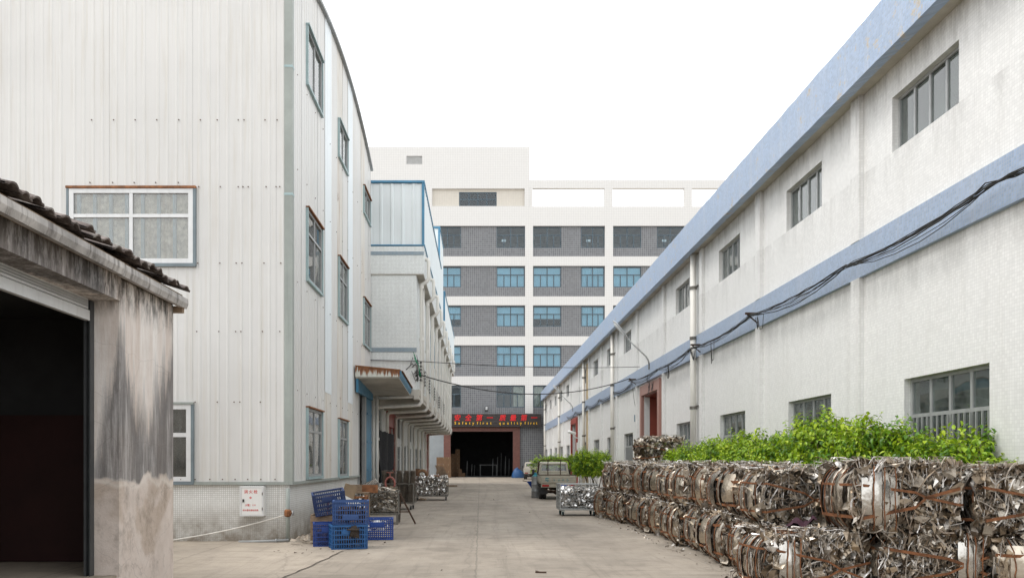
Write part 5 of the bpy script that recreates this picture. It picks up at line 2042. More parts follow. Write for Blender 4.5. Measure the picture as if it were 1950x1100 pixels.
def make_cage(name, label, cat, loc, rz, W, D, H, mat, z0=.18, sp=.1, wheels=True, front_h=None, wr=.005, fork=None):
    t = thing(name, label, cat, loc, rz)
    if wheels:
        for sx in (-1, 1):
            for sy in (-1, 1):
                caster(t, sx * (W / 2 - .1), sy * (D / 2 - .1), .065, fork)
    m = MB()
    for sx in (-1, 1):
        for sy in (-1, 1):
            m.bar((sx * W / 2, sy * D / 2, z0), (sx * W / 2, sy * D / 2, H), .03)
    for s in (-1, 1):
        for z in (z0 + .015, H - .015):
            m.bar((-W / 2, s * D / 2, z), (W / 2, s * D / 2, z), .028)
            m.bar((s * W / 2, -D / 2, z), (s * W / 2, D / 2, z), .026)
    m.box(-W / 2, W / 2, -D / 2, D / 2, z0 - .02, z0)
    m.build('frame', mat, t, local=True)
    m = MB()
    fh = front_h or H
    for s in (-1, 1):
        hh = fh if s < 0 else H
        k = int(W / sp)
        for i in range(1, k):
            x = -W / 2 + W * i / k
            m.tube([(x, s * D / 2, z0), (x, s * D / 2, hh)], wr, 4, False)
        k = int((hh - z0) / sp)
        for i in range(1, k + 1):
            z = z0 + (hh - z0) * i / k
            m.tube([(-W / 2, s * D / 2, z), (W / 2, s * D / 2, z)], wr, 4, False)
        k = int(D / sp)
        for i in range(1, k):
            y = -D / 2 + D * i / k
            m.tube([(s * W / 2, y, z0), (s * W / 2, y, H)], wr, 4, False)
        k = int((H - z0) / sp)
        for i in range(1, k):
            z = z0 + (H - z0) * i / k
            m.tube([(s * W / 2, -D / 2, z), (s * W / 2, D / 2, z)], wr, 4, False)
    m.build('wire_mesh', mat, t, local=True)['kind'] = 'stuff'
    return t


def fill_cans(name, label, loc, W, D, z0, z1, n, seed, mat, rz=0.0, strips=0, cans=True):
    rnd = random.Random(seed)
    m = MB()
    for i in range(n):
        edge = rnd.random()
        x, y = rnd.uniform(-W / 2, W / 2), rnd.uniform(-D / 2, D / 2)
        if edge < .5:
            y = -D / 2 + rnd.uniform(0, .06)
        z = rnd.uniform(z0 + .04, z1)
        if edge > .7:
            z = z1 + rnd.uniform(-.06, .04)
        c = Vector((x, y, z))
        if cans and rnd.random() < .55:
            a = Vector((rnd.gauss(0, 1), rnd.gauss(0, 1), rnd.gauss(0, 1))).normalized()
            u_ = a.orthogonal().normalized()
            v_ = a.cross(u_)
            r_, L = rnd.uniform(.04, .075), rnd.uniform(.05, .13)
            k = 10
            vs = []
            for j in range(k):
                t_ = 6.283 * j / k
                for s_ in (-1, 1):
                    vs.append(c + (u_ * math.cos(t_) + v_ * math.sin(t_) * rnd.uniform(.7, 1)) * r_ + a * s_ * L / 2)
            fs = [(2 * j, 2 * j + 1, (2 * j + 3) % (2 * k), (2 * j + 2) % (2 * k)) for j in range(k)]
            fs.append(tuple(2 * j for j in range(k)))
            m.add(vs, fs)
        else:
            shard(m, c, Vector((rnd.gauss(0, .6), -1 + rnd.gauss(0, .5), rnd.gauss(.4, .6))), rnd.uniform(.04, .09), rnd)
    for i in range(strips):
        z = rnd.uniform(z0 + .05, z1)
        y = -D / 2 + rnd.uniform(0, .08) if rnd.random() < .6 else rnd.uniform(-D / 2, D / 2)
        x = rnd.uniform(-W / 2, W / 2 - .2)
        L = rnd.uniform(.2, .6)
        pts = [Vector((min(W / 2 - .01, x + L * j / 6), y + rnd.uniform(-.02, .02), z + .05 * math.sin(x * 5 + j * .8) + rnd.uniform(-.02, .02))) for j in range(7)]
        ribbon(m, pts, rnd.uniform(.012, .05), Vector((0, -.6, 1)), rnd.uniform(-1.5, 1.5))
    o = m.build(name, mat)
    o.location = loc
    o.rotation_euler = (0, 0, rz)
    return tag(o, label, kind='stuff')


MT['bright_scrap'] = M_scrap('bright_tin_offcuts', [(.8, .79, .77), (.6, .58, .55), (.85, .84, .83), (.45, .42, .38), (.75, .74, .72), (.3, .28, .25)], (.12, .3), 1.0, .2, .3, 20)
# scrap cage with legs, rusty open frame in front of it
cg = make_cage('scrap_cage', 'dirty low wire cage on legs full of shiny metal strips', 'cage', (-2.78, 21.95, 0), R(3), 1.05, .8, .92, MT['galv_dark'], z0=.28, sp=.075, wheels=False)
m = MB()
for sx in (-1, 1):
    for sy in (-1, 1):
        m = MB()
        m.box(sx * .49 - .03, sx * .49 + .03, sy * .37 - .03, sy * .37 + .03, 0, .262)
        m.build('leg', MT['galv_dark'], cg, local=True)
fill_cans('metal_strips', 'shiny metal strips heaped in the low wire cage', (-2.78, 21.95, 0), .98, .72, .3, .98, 120, 41, MT['scrap'], R(3), strips=170, cans=False)
fr = thing('angle_iron_frame', 'rusty angle iron frame with scrap behind the blue crate stack', 'frame', (-3.25, 19.4, 0), R(4))
m = MB()
for sx in (-1, 1):
    for sy in (-1, 1):
        m.bar((sx * .45, sy * .35, 0), (sx * .45, sy * .35, .88), .045)
for s in (-1, 1):
    for z in (.3, .86):
        m.bar((-.45, s * .35, z), (.45, s * .35, z), .045)
        m.bar((s * .45, -.35, z), (s * .45, .35, z), .04)
m.build('frame', MT['rust'], fr, local=True)
m = MB()
m.box(-.44, .44, -.34, .34, .32, .34)
m.build('shelf', MT['rust_dark'], fr, local=True)
fill_cans('tin_offcuts', 'pale tin offcuts heaped in the rusty angle iron frame', (-3.25, 19.4, 0), .84, .64, .34, .84, 230, 42, MT['bright_scrap'], R(4), strips=40)
m = MB()
m.obox((0, 0, .11), (.42, .3, .22))
for k in range(3):
    m.box(-.215, .215, -.16, -.151, .02 + .07 * k, .07 + .07 * k)
o = m.build('wooden_box', MT['wood'])
o.location = (-3.3, 20.6, .9)
o.rotation_euler = (0, 0, R(8))
tag(o, 'small grey weathered wooden box on the junk by the wall', 'box')
m = MB()
m.box(-3.7, -2.9, 20.3, 21.0, .5, .9)
m = MB()
for k in range(4):
    m.box(-.4, .4, -.3 + k * .16, -.16 + k * .16, .0, .02)
for k in (-1, 1):
    m.box(k * .34 - .04, k * .34 + .04, -.3, .32, -.9, -.001)
o = m.build('work_stand', MT['wood'])
o.location = (-3.3, 20.6, .9)
tag(o, 'low wooden stand carrying the small wooden box by the wall', 'stand')
# sheets leaning by the wall
m = MB()
m.obox((-3.02, 18.2, .8), (.75, .02, .16), (0, R(28), R(10)))
tag(m.build('offcut_sheet', MT['white_paint']), 'white sheet offcut leaning behind the tipped navy crate', 'sheet')
m = MB()
m.obox((-3.15, 19.0, 1.0), (.3, .02, .34), (0, R(18), R(10)))
tag(m.build('board', MT['tan']), 'small tan board leaning among the scrap by the wall', 'board')
m = MB()
m.obox((-2.92, 20.9, 1.0), (.42, .03, .22), (R(-15), 0, R(3)))
tag(m.build('rusty_plate', MT['rust']), 'rust red metal plate lying on the scrap cage', 'plate')
coil = thing('spring_coil', 'shiny coil of bent tube lying on the scrap heap', 'coil', (-2.95, 21.6, 1.02))
m = MB()
pts = [(-.2 + .4 * i / 90, .1 * math.cos(i * .7), .1 + .09 * math.sin(i * .7)) for i in range(91)]
m.tube(pts, .011, 5)
m.build('winding', MT['bright_scrap'], coil, smooth=True, local=True)
coil.rotation_euler = (0, R(-28), R(10))
# red clamp and leaning iron prop
m = MB()
pts = [(-2.5 + .13 * math.cos(a), 21.9, 1.12 + .17 * math.sin(a)) for a in [R(-35 + 10 * i) for i in range(26)]]
m.tube(pts, .028, 6)
m.tube([(-2.5, 21.9, 1.28), (-2.5, 21.9, 1.42)], .014, 6)
m.tube([(-2.6, 21.9, 1.42), (-2.4, 21.9, 1.42)], .012, 6)
tag(m.build('pipe_clamp', M_plain('faded_red_enamel', (.28, .09, .07), .6, 0, .25, 8, rust=.3, rust_scale=8)), 'faded red screw clamp standing on the scrap cage', 'clamp')
pr_ = thing('iron_prop', 'rusty iron trestle leg propped beside the scrap cage', 'trestle', (-2.0, 21.8, 0))
m = MB()
m.bar((-2.2, 21.75, .83), (-1.78, 21.75, .01), .045)
m.build('leg', MT['rust_dark'], pr_)
m = MB()
m.bar((-2.42, 21.78, .34), (-1.93, 21.78, .34), .03)
m.build('stretcher', MT['rust_dark'], pr_)
m = MB()
m.bar((-2.24, 22.3, .83), (-2.24, 21.7, .83), .04)
m.bar((-2.24, 22.28, .82), (-2.3, 22.5, .01), .04)
m.build('head', MT['rust_dark'], pr_)

# trolley of stacked rings
MT['ring'] = M_plain('oily_brown_ring', (.21, .175, .14), .5, .6, .4, 12, rust=.12, rust_scale=6)
rt = make_cage('ring_trolley', 'tall wire trolley packed with stacks of dark metal rings', 'trolley', (-2.95, 28.75, 0), R(-2), 1.15, .9, .95, MT['galv_dark'], z0=.24, sp=.12, wheels=True, wr=.003)
for i in range(5):
    for r_ in range(3):
        rnd = random.Random(70 + i * 3 + r_)
        st = thing('ring_stack', 'stack of oily dark metal rings, %s from the left, %s row of the trolley' % (ORD[i], ('front', 'middle', 'rear')[r_]), 'ring stack', (0, 0, 0), 0, 'ring stacks on the trolley')
        m = MB()
        N = 30
        x0, y0 = -.47 + .235 * i, -.3 + .28 * r_
        dx, ph = rnd.uniform(-.05, .05) - .03, rnd.uniform(0, 3)
        prof = []
        for k in range(N):
            z = .26 + k * .0385
            ox, oy = dx * math.sin(k * .11 + ph) - .002 * k * (i < 2), .02 * math.sin(k * .2 + ph)
            m.lathe((x0 + ox, y0 + oy, z), [(.068, 0), (.104, .008), (.106, .022), (.068, .032)], 10)
        o = m.build('rings', MT['ring'], st, local=True)
        o['kind'] = 'stuff'
        st.location = (-2.95, 28.75, 0)
# wire trolley of shiny tins
tt = make_cage('tin_trolley', 'wire trolley heaped with shiny crushed tins left of the yard', 'trolley', (-2.2, 35.9, 0), R(2), 1.5, 1.1, 1.0, MT['galv_dark'], z0=.2, sp=.12, wheels=True)
fill_cans('crushed_tins', 'shiny crushed tins heaped in the left wire trolley', (-2.2, 35.9, 0), 1.4, 1.0, .22, 1.05, 620, 43, MT['bright_scrap'], R(2))
m = MB()
R0, r0 = .2, .075
vs, fs = [], []
for i in range(20):
    for j in range(8):
        a, b_ = 6.283 * i / 20, 6.283 * j / 8
        vs.append(((R0 + r0 * math.cos(b_)) * math.cos(a), r0 * math.sin(b_), (R0 + r0 * math.cos(b_)) * math.sin(a)))
        fs.append((i * 8 + j, i * 8 + (j + 1) % 8, ((i + 1) % 20) * 8 + (j + 1) % 8, ((i + 1) % 20) * 8 + j))
m.add(vs, fs)
o = m.build('tyre', M_plain('dusty_tan_tyre', (.25, .14, .075), .85, 0, .3, 6), smooth=True)
o.location = (-2.62, 35.7, 1.14)
o.rotation_euler = (R(14), 0, R(10))
tag(o, 'small dusty tan tyre standing on the heap of tins', 'tyre')
m = MB()
m.obox((-2.85, 36.0, 1.25), (.2, .02, .34))
tag(m.build('cardboard_sheet', MT['carton']), 'upright cardboard sheet at the left of the tin heap', 'cardboard')
pl = thing('broken_pallet', 'broken wooden pallet leaning on the heap of tins', 'pallet', (-1.75, 36.2, 1.05))
for k in range(5):
    m = MB()
    m.obox((-1.92 + k * .085, 36.2 - k * .01, 1.3 - k * .02), (.06, .02, .6), (0, R(-24), 0))
    m.build('slat', MT['wood'], pl)
m = MB()
m.obox((-1.75, 36.22, 1.2), (.55, .05, .08), (0, R(5), 0))
m.build('rail', MT['wood'], pl)
m = MB()
m.obox((-1.95, 35.55, 1.06), (.3, .02, .16), (R(-30), R(4), 0))
tag(m.build('rusty_plate', MT['rust']), 'small rust orange plate on top of the tins', 'plate')
m = MB()
m.obox((-2.35, 55.5, .06), (1.5, .22, .1), (0, 0, R(3)))
tag(m.build('plank', MT['wood']), 'loose timber plank lying on the ground past the tin trolley', 'plank')
m = MB()
rnd = random.Random(77)
for i in range(14):
    shard(m, Vector((-2.55 + rnd.uniform(-.15, .15), 35.0 + rnd.uniform(-.1, .1), .05 + rnd.uniform(0, .05))), Vector((0, -.5, 1)), .07, rnd, .5)
tag(m.build('crumpled_paper', MT['tan']), 'crumpled brown paper under the tin trolley', kind='stuff')
# black shade cloth hanging under the overhang
m = MB()
nx_, nz_ = 16, 12
vs = []
rnd = random.Random(5)
for i in range(nx_ + 1):
    for j in range(nz_ + 1):
        f, g_ = i / nx_, j / nz_
        y = 30.1 + 2.2 * f
        z = 2.95 - g_ * (2.05 - .75 * f ** 2 * (1 - .3 * math.sin(6 * f))) - .1 * f
        x = LW + .2 + .36 * f + .09 * math.sin(f * 15 + g_ * 2) * (.4 + g_)
        vs.append((x, y, z + .02 * math.sin(i * 2.1)))
m.add(vs, [(i * (nz_ + 1) + j, (i + 1) * (nz_ + 1) + j, (i + 1) * (nz_ + 1) + j + 1, i * (nz_ + 1) + j + 1) for i in range(nx_) for j in range(nz_)])
tag(m.build('shade_cloth', MT['black_cloth'], smooth=True), 'black shade cloth hung under the overhang by the red door', 'cloth')

# fire hose box, hose, pipe and valve on the plinth
hb = thing('hydrant_box', 'white fire hydrant box with red lettering on the tiled plinth', 'box', (PX(482, 982, 16.9).x, 16.9, PX(482, 982, 16.9).z))
x0, x1 = wx(457.5, 16.87), wx(503, 16.87)
z0, z1 = wz(982, 16.87), wz(925, 16.87)
m = MB()
m.bbox(x0, x1, 16.83, 17.015, z0, z1, .006)
m.build('cabinet', MT['white_paint'], hb)
m = MB()
fw_ = .035
m.box(x0 + .003, x0 + fw_, 16.815, 16.829, z0 + .003, z1 - .003)
m.box(x1 - fw_, x1 - .003, 16.815, 16.829, z0 + .003, z1 - .003)
m.box(x0 + fw_, x1 - fw_, 16.816, 16.829, z0 + .003, z0 + fw_)
m.box(x0 + fw_, x1 - fw_, 16.816, 16.829, z1 - fw_, z1 - .003)
m.build('frame', MT['alu'], hb)
m = MB()
m.box(x0 + fw_ + .003, x1 - fw_ - .003, 16.82, 16.829, z0 + fw_ + .003, z1 - fw_ - .003)
d_ = m.build('door', MT['white_paint'], hb)
MT['red_print'] = M_plain('red_print', (.6, .05, .045), .5, 0, .1, 5)
for (s_, sz, fx_, fzv) in (('消', .085, .27, .8), ('火', .085, .47, .8), ('栓', .085, .67, .8), ('火警：119', .05, .45, .375), ('非火警时请勿动用', .042, .46, .21)):
    o = link('lettering', text_mesh(s_, sz, .0006, MT['red_print'], .0008), d_)
    o.rotation_euler = (R(90), 0, 0)
    o.location = Vector((x0 + (x1 - x0) * fx_, 16.8185, z0 + (z1 - z0) * (fzv - .03))) - hb.location
m = MB()
cx_, cz_ = x0 + (x1 - x0) * .46, z0 + (z1 - z0) * .62
m.add([(cx_ - .032, 16.8192, cz_), (cx_, 16.8192, cz_ - .028), (cx_ + .032, 16.8192, cz_), (cx_, 16.8192, cz_ + .028), (cx_ - .01, 16.819, cz_), (cx_, 16.819, cz_ - .009), (cx_ + .01, 16.819, cz_), (cx_, 16.819, cz_ + .009)],
      [(0, 1, 5, 4), (1, 2, 6, 5), (2, 3, 7, 6), (3, 0, 4, 7)])
m.build('emblem', MT['red_print'], d_)
m = MB()
m.box(x0 + .065, x0 + .1, 16.805, 16.819, z0 + (z1 - z0) * .47, z0 + (z1 - z0) * .57)
m.build('latch', MT['black_plastic'], d_)
for f in (.25, .75):
    m = MB()
    m.box(x1 - .03, x1 - .018, 16.803, 16.8145, z0 + (z1 - z0) * f - .03, z0 + (z1 - z0) * f + .03)
    m.build('hinge', MT['rust_dark'], d_)
m = MB()
p0, p1 = PX(326, 1028, 16.9), PX(546, 979, 16.9)
pts = []
for i in range(15):
    f = i / 14
    p = p0.lerp(p1, f)
    p.z -= .05 * math.sin(math.pi * f)
    pts.append(p)
m.tube(pts, .014, 6)
tag(m.build('hose', MT['pvc'], smooth=True), 'thin white hose sagging across the tiled plinth', 'hose')
m = MB()
m.tube([PX(455, 1031, 16.8), PX(500, 1030, 16.75), PX(550, 1027.5, 16.8)], .03, 8)
m.lathe(PX(526, 1029, 16.77), [(.031, -.02), (.045, -.02), (.045, .02), (.031, .02)], 8, 'x')
tag(m.build('ground_pipe', MT['grey_metal'], smooth=True), 'grey pipe lying on the ground along the plinth', 'pipe')
vp = thing('corner_standpipe', 'grey standpipe with rusty valve at the corner of the plinth', 'pipe', (-4.12, 16.88, 0))
m = MB()
m.tube([(-4.12, 16.89, .0), (-4.12, 16.89, 1.15)], .045, 8)
m.build('pipe', MT['trim_green'], vp, smooth=True)
m = MB()
m.lathe((-4.12, 16.88, .62), [(.05, -.08), (.075, -.05), (.075, .05), (.05, .08)], 8)
m.tube([(-4.12, 16.88, .62), (-4.02, 16.85, .62)], .028, 8)
vl = m.build('valve', MT['rust'], vp)
m = MB()
m.lathe((-4.01, 16.84, .62), [(.05, 0), (.055, .01), (.055, .025), (.02, .03)], 12, 'x')
m.build('hand_wheel', MT['grey_metal'], vl)
# debris on the ground
m = MB()
rnd = random.Random(15)
for i in range(70):
    x, y = (rnd.uniform(-4.0, -2.0), rnd.uniform(14.6, 17.2)) if i < 45 else (rnd.uniform(-3.8, 3.6), rnd.uniform(9, 40))
    shard(m, Vector((x, y, .015)), Vector((rnd.gauss(0, .2), rnd.gauss(0, .2), 1)), rnd.uniform(.01, .035), rnd, .3)
tag(m.build('litter', MT['rust_dark']), 'small dark crumbs and chips scattered over the concrete', kind='stuff')
m = MB()
for i in range(16):
    c = Vector((-3.75 + rnd.uniform(-.18, .25), 16.6 + rnd.uniform(-.35, .5), .05 + rnd.uniform(0, .1)))
    shard(m, c, Vector((rnd.gauss(0, .4), -.5, 1)), rnd.uniform(.05, .11), rnd, .5)
tag(m.build('rubble', MT['apron']), 'broken concrete rubble heaped against the plinth corner', kind='stuff')
m = MB()
m.obox((wx(1030, 12.15), 12.15, .012), (.17, .06, .016), (0, 0, R(-8)))
m.obox((wx(1026, 12.15) - .02, 12.2, .02), (.05, .03, .012), (0, R(12), R(20)))
tag(m.build('metal_scrap', MT['rust_dark']), 'flat dark metal scrap lying on the concrete in the foreground', 'scrap')
m = MB()
pts = [PX(1378, 1075, 13.0), PX(1392, 1077, 13.0), PX(1408, 1077, 12.9)]
for p in pts:
    p.z = .02
ribbon(m, pts, .03, Vector((0, 0, 1)))
tag(m.build('strapping_band', MT['crate_bright']), 'short piece of blue strapping band on the ground by the bales', 'strap')

# ================================================================ vehicles on the right
MT['truck_paint'] = M_plain('faded_cream_truck_paint', (.4, .375, .3), .4, 0, .1, 3, .35, (.26, .2, .13), rust=.16, rust_scale=4)
MT['truck_white'] = M_plain('dirty_white_truck_paint', (.55, .52, .45), .45, 0, .1, 3, .4, (.25, .2, .14), rust=.2, rust_scale=5)
MT['truck_glass'] = M_glass('truck_glass', (.7, .75, .73), .1)
MT['teal_paint'] = M_plain('teal_sign_paint', (.02, .22, .26), .5, 0, .2, 9)
MT['plate_blue'] = M_plain('blue_number_plate', (.02, .1, .45), .4, 0, .1, 4)


def make_truck(label, loc, rz, paint, rack=True):
    """Small pickup seen from the rear; local origin on the ground under the tail, +Y forward."""
    t = thing('pickup_truck', label, 'truck', loc, rz)
    HW = .8
    # bed
    m = MB()
    m.bbox(-HW, HW, .06, 2.25, .72, .80, .02)
    for s in (-1, 1):
        m.bbox(s * HW - .035, s * HW + .035, .1, 2.25, .8, 1.06, .02)
        m.box(s * (HW + .01) - .03, s * (HW + .01) + .03, .1, 2.25, 1.06, 1.1)
    m.bbox(-HW + .03, HW - .03, 2.2, 2.26, .8, 1.1, .01)
    bed = m.build('cargo_bed', paint, t, local=True)
    m = MB()
    m.bbox(-HW + .02, HW - .02, .03, .085, .77, 1.05, .015)
    for z in (.79, .905, 1.02):
        m.bbox(-HW + .03, HW - .03, .012, .03, z, z + .025, .008)
    tg = m.build('tailgate', paint, t, local=True)
    tg['label'] = 'rusty tailgate with teal characters'
    for (s_, px_, sz, mt_) in (('粤', -.52, .2, 'teal_paint'), ('S', -.2, .13, 'teal_paint'), ('U', .02, .13, 'teal_paint'), ('K', .22, .13, 'teal_paint'), ('D', .42, .13, 'teal_paint')):
        if rack:
            o = link('lettering', text_mesh(s_, sz, .002, MT[mt_], .004), tg)
            o.rotation_euler = (R(90), 0, 0)
            o.location = (px_, .026, .86 if sz < .19 else .845)
    # rear valance, lights, plate, bumper
    m = MB()
    m.bbox(-HW + .01, HW - .01, .07, .13, .56, .72, .015)
    m.build('rear_panel', paint, t, local=True)
    for s in (-1, 1):
        m = MB()
        m.bbox(s * .58 - .16, s * .58 + .16, .045, .072, .6, .69, .012)
        m.build('tail_light', M_plain('tail_light_red', (.35, .015, .012), .25, 0, .2, 8), t, local=True)
    m = MB()
    m.bbox(-.02, .42, .05, .068, .56, .69, .006)
    np = m.build('number_plate', MT['plate_blue'], t, local=True)
    if rack:
        o = link('lettering', text_mesh('粤S·UKD', .095, .001, MT['white_paint']), np)
        o.rotation_euler = (R(90), 0, 0)
        o.location = (.2, .048, .59)
    m = MB()
    m.tube([(-.62, .2, .52), (-.5, .1, .43), (0, .06, .4), (.5, .1, .43), (.62, .2, .52)], .022, 8)
    m.build('tow_bar', MT['rust_dark'], t, local=True)
    # chassis, axle, springs
    m = MB()
    for s in (-1, 1):
        m.box(s * .36 - .04, s * .36 + .04, .15, 4.2, .5, .6)
    m.tube([(-.6, .95, .32), (.6, .95, .32)], .05, 8)
    m.lathe((0, .95, .32), [(.05, -.14), (.12, -.06), (.12, .06), (.05, .14)], 10, 'x')
    m.box(-.25, .25, 1.4, 2.2, .4, .6)
    m.build('chassis', MT['rust_dark'], t, local=True)
    for s in (-1, 1):
        m = MB()
        m.box(s * .62 - .17, s * .62 + .17, .5, .515, .24, .56)
        m.build('mud_flap', MT['black_plastic'], t, local=True)
        for (y, xs) in ((.95, (.57, .74)), (3.35, (.68,))):
            for x in xs:
                m = MB()
                m.lathe((s * x, y, .32), [(.18, -.07), (.3, -.075), (.32, -.05), (.32, .05), (.3, .075), (.18, .07)], 20, 'x')
                w = m.build('wheel', MT['rubber'], t, smooth=False, local=True)
                m = MB()
                m.lathe((s * x, y, .32), [(.03, -.05), (.182, -.06), (.182, .06), (.03, .05)], 14, 'x')
                m.build('rim', MT['grey_metal'], w, local=True)
    # cab
    cab = MB()
    y0, y1 = 2.32, 3.9
    hw = .74
    pr1 = [(y0, .6), (y1 + .12, .6), (y1 + .1, 1.02), (y1 - .1, 1.12), (y1 - .55, 1.68), (y0 + .12, 1.72), (y0, 1.64)]
    n = len(pr1)
    def cw(z):
        return hw - max(0, z - 1.1) * .14
    # pillars, panels below the windows, roof
    m = MB()
    m.bbox(-hw, hw, y0, y0 + .05, .62, 1.18, .015)
    for s in (-1, 1):
        m.bbox(s * hw - .03, s * hw + .03, y0 + .05, y1 + .1, .5, 1.16, .02)
        m.bar((s * (cw(1.15) - .05), y0 + .04, 1.15), (s * (cw(1.66) - .05), y0 + .1, 1.68), .1)
        m.bar((s * (cw(1.1) - .03), y1 - .05, 1.1), (s * (cw(1.66) - .05), y1 - .55, 1.68), .07)
    m.bbox(-hw, hw, y1 + .02, y1 + .12, .5, 1.1, .03)
    rf = []
    for yy, zz in ((y0 + .06, 1.66), (y0 + .16, 1.73), (y1 - .7, 1.74), (y1 - .5, 1.68)):
        ww = cw(1.7)
        rf.append([(-ww, yy, zz - .03), (-ww + .12, yy, zz), (ww - .12, yy, zz), (ww, yy, zz - .03)])
    vs = [p for r_ in rf for p in r_] + [(p[0], p[1], p[2] - .05) for r_ in rf for p in r_]
    fs = []
    for i in range(3):
        for j in range(3):
            a = i * 4 + j
            fs.append((a, a + 1, a + 5, a + 4))
            fs.append((a + 16, a + 20, a + 21, a + 17))
    for j in range(3):
        fs.append((j, j + 16, j + 17, j + 1))
        fs.append((12 + j, 13 + j, 29 + j, 28 + j))
    for i in range(3):
        fs.append((i * 4, i * 4 + 4, i * 4 + 20, i * 4 + 16))
        fs.append((i * 4 + 3, i * 4 + 19, i * 4 + 23, i * 4 + 7))
    m.add(vs, fs)
    m.bbox(-hw + .1, hw - .1, y0 + .03, y0 + .09, 1.16, 1.3, .02)
    m.bbox(-hw + .12, hw - .12, y0 + .07, y0 + .13, 1.58, 1.67, .02)
    for k in range(9):
        m.bbox(-.6 + k * .15 - .05, -.6 + k * .15 + .05, y0 - .012, y0 + .002, .98, 1.13, .006)
    c = m.build('cab', paint, t, local=True)
    m = MB()
    m.add([(-hw + .11, y0 + .05, 1.3), (hw - .11, y0 + .05, 1.3), (hw - .16, y0 + .1, 1.59), (-hw + .16, y0 + .1, 1.59)], [(0, 1, 2, 3)])
    m.build('rear_window', MT['truck_glass'], c, local=True)
    m = MB()
    m.add([(-hw + .06, y1 - .07, 1.12), (hw - .06, y1 - .07, 1.12), (hw - .15, y1 - .55, 1.64), (-hw + .15, y1 - .55, 1.64)], [(0, 1, 2, 3)])
    m.build('windscreen', MT['truck_glass'], c, local=True)
    for s in (-1, 1):
        m = MB()
        m.add([(s * (hw - .01), y0 + .2, 1.17), (s * (hw - .01), y1 - .1, 1.17), (s * (cw(1.62) - .02), y1 - .52, 1.62), (s * (cw(1.62) - .02), y0 + .22, 1.62)], [(0, 1, 2, 3)])
        m.build('side_window', MT['truck_glass'], c, local=True)
        m = MB()
        m.bar((s * hw, y1 - .3, 1.12), (s * (hw + .16), y1 - .2, 1.2), .02)
        m.bbox(s * (hw + .16) - .06, s * (hw + .16) + .06, y1 - .22, y1 - .17, 1.12, 1.36, .015)
        m.build('mirror', MT['black_plastic'], c, local=True)
    m = MB()
    m.bbox(-.55, -.12, y0 + .45, y0 + .62, .7, 1.42, .05)
    m.bbox(.12, .55, y0 + .45, y0 + .62, .7, 1.42, .05)
    m.build('seat_back', MT['black_plastic'], c, local=True)
    m = MB()
    m.bbox(-hw + .04, hw - .04, y1 - .2, y1 + .0, .7, 1.08, .03)
    m.build('dashboard', MT['black_plastic'], c, local=True)
    if rack:
        m = MB()
        yb = 2.1
        m.tube([(-HW + .02, yb, 1.1), (-HW + .04, yb, 1.66), (-HW + .16, yb, 1.82), (HW - .16, yb, 1.82), (HW - .04, yb, 1.66), (HW - .02, yb, 1.1)], .024, 8)
        m.tube([(-.3, yb, 1.1), (-.3, yb, 1.82)], .02, 6)
        m.tube([(.3, yb, 1.1), (.3, yb, 1.82)], .02, 6)
        for s in (-1, 1):
            m.tube([(s * HW, .12, 1.12), (s * HW, yb, 1.12)], .02, 6)
        m.tube([(-HW, .1, 1.13), (HW, .1, 1.13)], .022, 6)
        m.build('rack', MT['rust_dark'], t, local=True)
    return t


make_truck('old cream pickup truck with rusty rack parked by the bales', (3.58, 35.9, 0), R(0), MT['truck_paint'])
make_truck('dirty white small truck parked at the far end by the gateway', (5.25, 79.0, 0), R(-2), MT['truck_white'], rack=False)
# wire cage trolley in front of the pickup
ct = make_cage('cage_trolley', 'tall grey wire cage trolley with teal casters at the end of the bales', 'trolley', (3.14, 25.5, 0), R(2), 1.2, .85, 1.02, MT['galv'], z0=.2, sp=.1, wheels=True, wr=.006, fork=MT['teal_paint'])
fill_cans('pressed_lids', 'shiny pressed metal lids stacked in the grey cage trolley', (3.14, 25.5, 0), 1.1, .75, .24, .84, 330, 44, MT['bright_scrap'], R(2), strips=150)
# drum, scoop and tarpaulin
dr = thing('drum', 'dull grey drum with teal lid standing left of the pickup', 'drum', (wx(1020, 38), 38.0, 0))
m = MB()
m.lathe((0, 0, 0), [(.2, 0), (.21, .02), (.2, .3), (.215, .32), (.2, .34), (.2, .62), (.215, .64), (.2, .66), (.2, 1.0), (.21, 1.02), (.18, 1.03)], 18)
m.build('body', MT['grey_metal'], dr, smooth=True, local=True)
m = MB()
m.lathe((0, 0, 1.03), [(.15, 0), (.15, .05), (.08, .09), (.08, .16)], 14)
m.build('lid', MT['teal_paint'], dr, local=True)
hc = thing('hand_barrow', 'small barrow with blue hopper and iron handle by the drum', 'barrow', (wx(1014, 40), 40.0, 0))
m = MB()
m.add([(-.3, -.25, .75), (.2, -.25, .75), (.2, .25, .75), (-.3, .25, .75), (.02, -.1, .3), (.16, -.1, .3), (.16, .1, .3), (.02, .1, .3)],
      [(4, 5, 6, 7), (0, 1, 5, 4), (1, 2, 6, 5), (2, 3, 7, 6), (3, 0, 4, 7)])
m.build('hopper', MT['crate_bright'], hc, local=True)
m = MB()
m.tube([(-.5, 0, .78), (-.1, 0, .7), (.2, 0, .2)], .02, 6)
m.tube([(.1, -.2, .02), (.1, -.2, .4)], .015, 6)
m.tube([(.1, .2, .02), (.1, .2, .4)], .015, 6)
m.build('handle', MT['rust_dark'], hc, local=True)
m = MB()
m.lathe((.22, 0, .14), [(.04, -.03), (.14, -.025), (.14, .025), (.04, .03)], 14, 'x')
m.build('wheel', MT['rubber'], hc, local=True)
m = MB()
rnd = random.Random(12)
nu, nv = 14, 8
vs = []
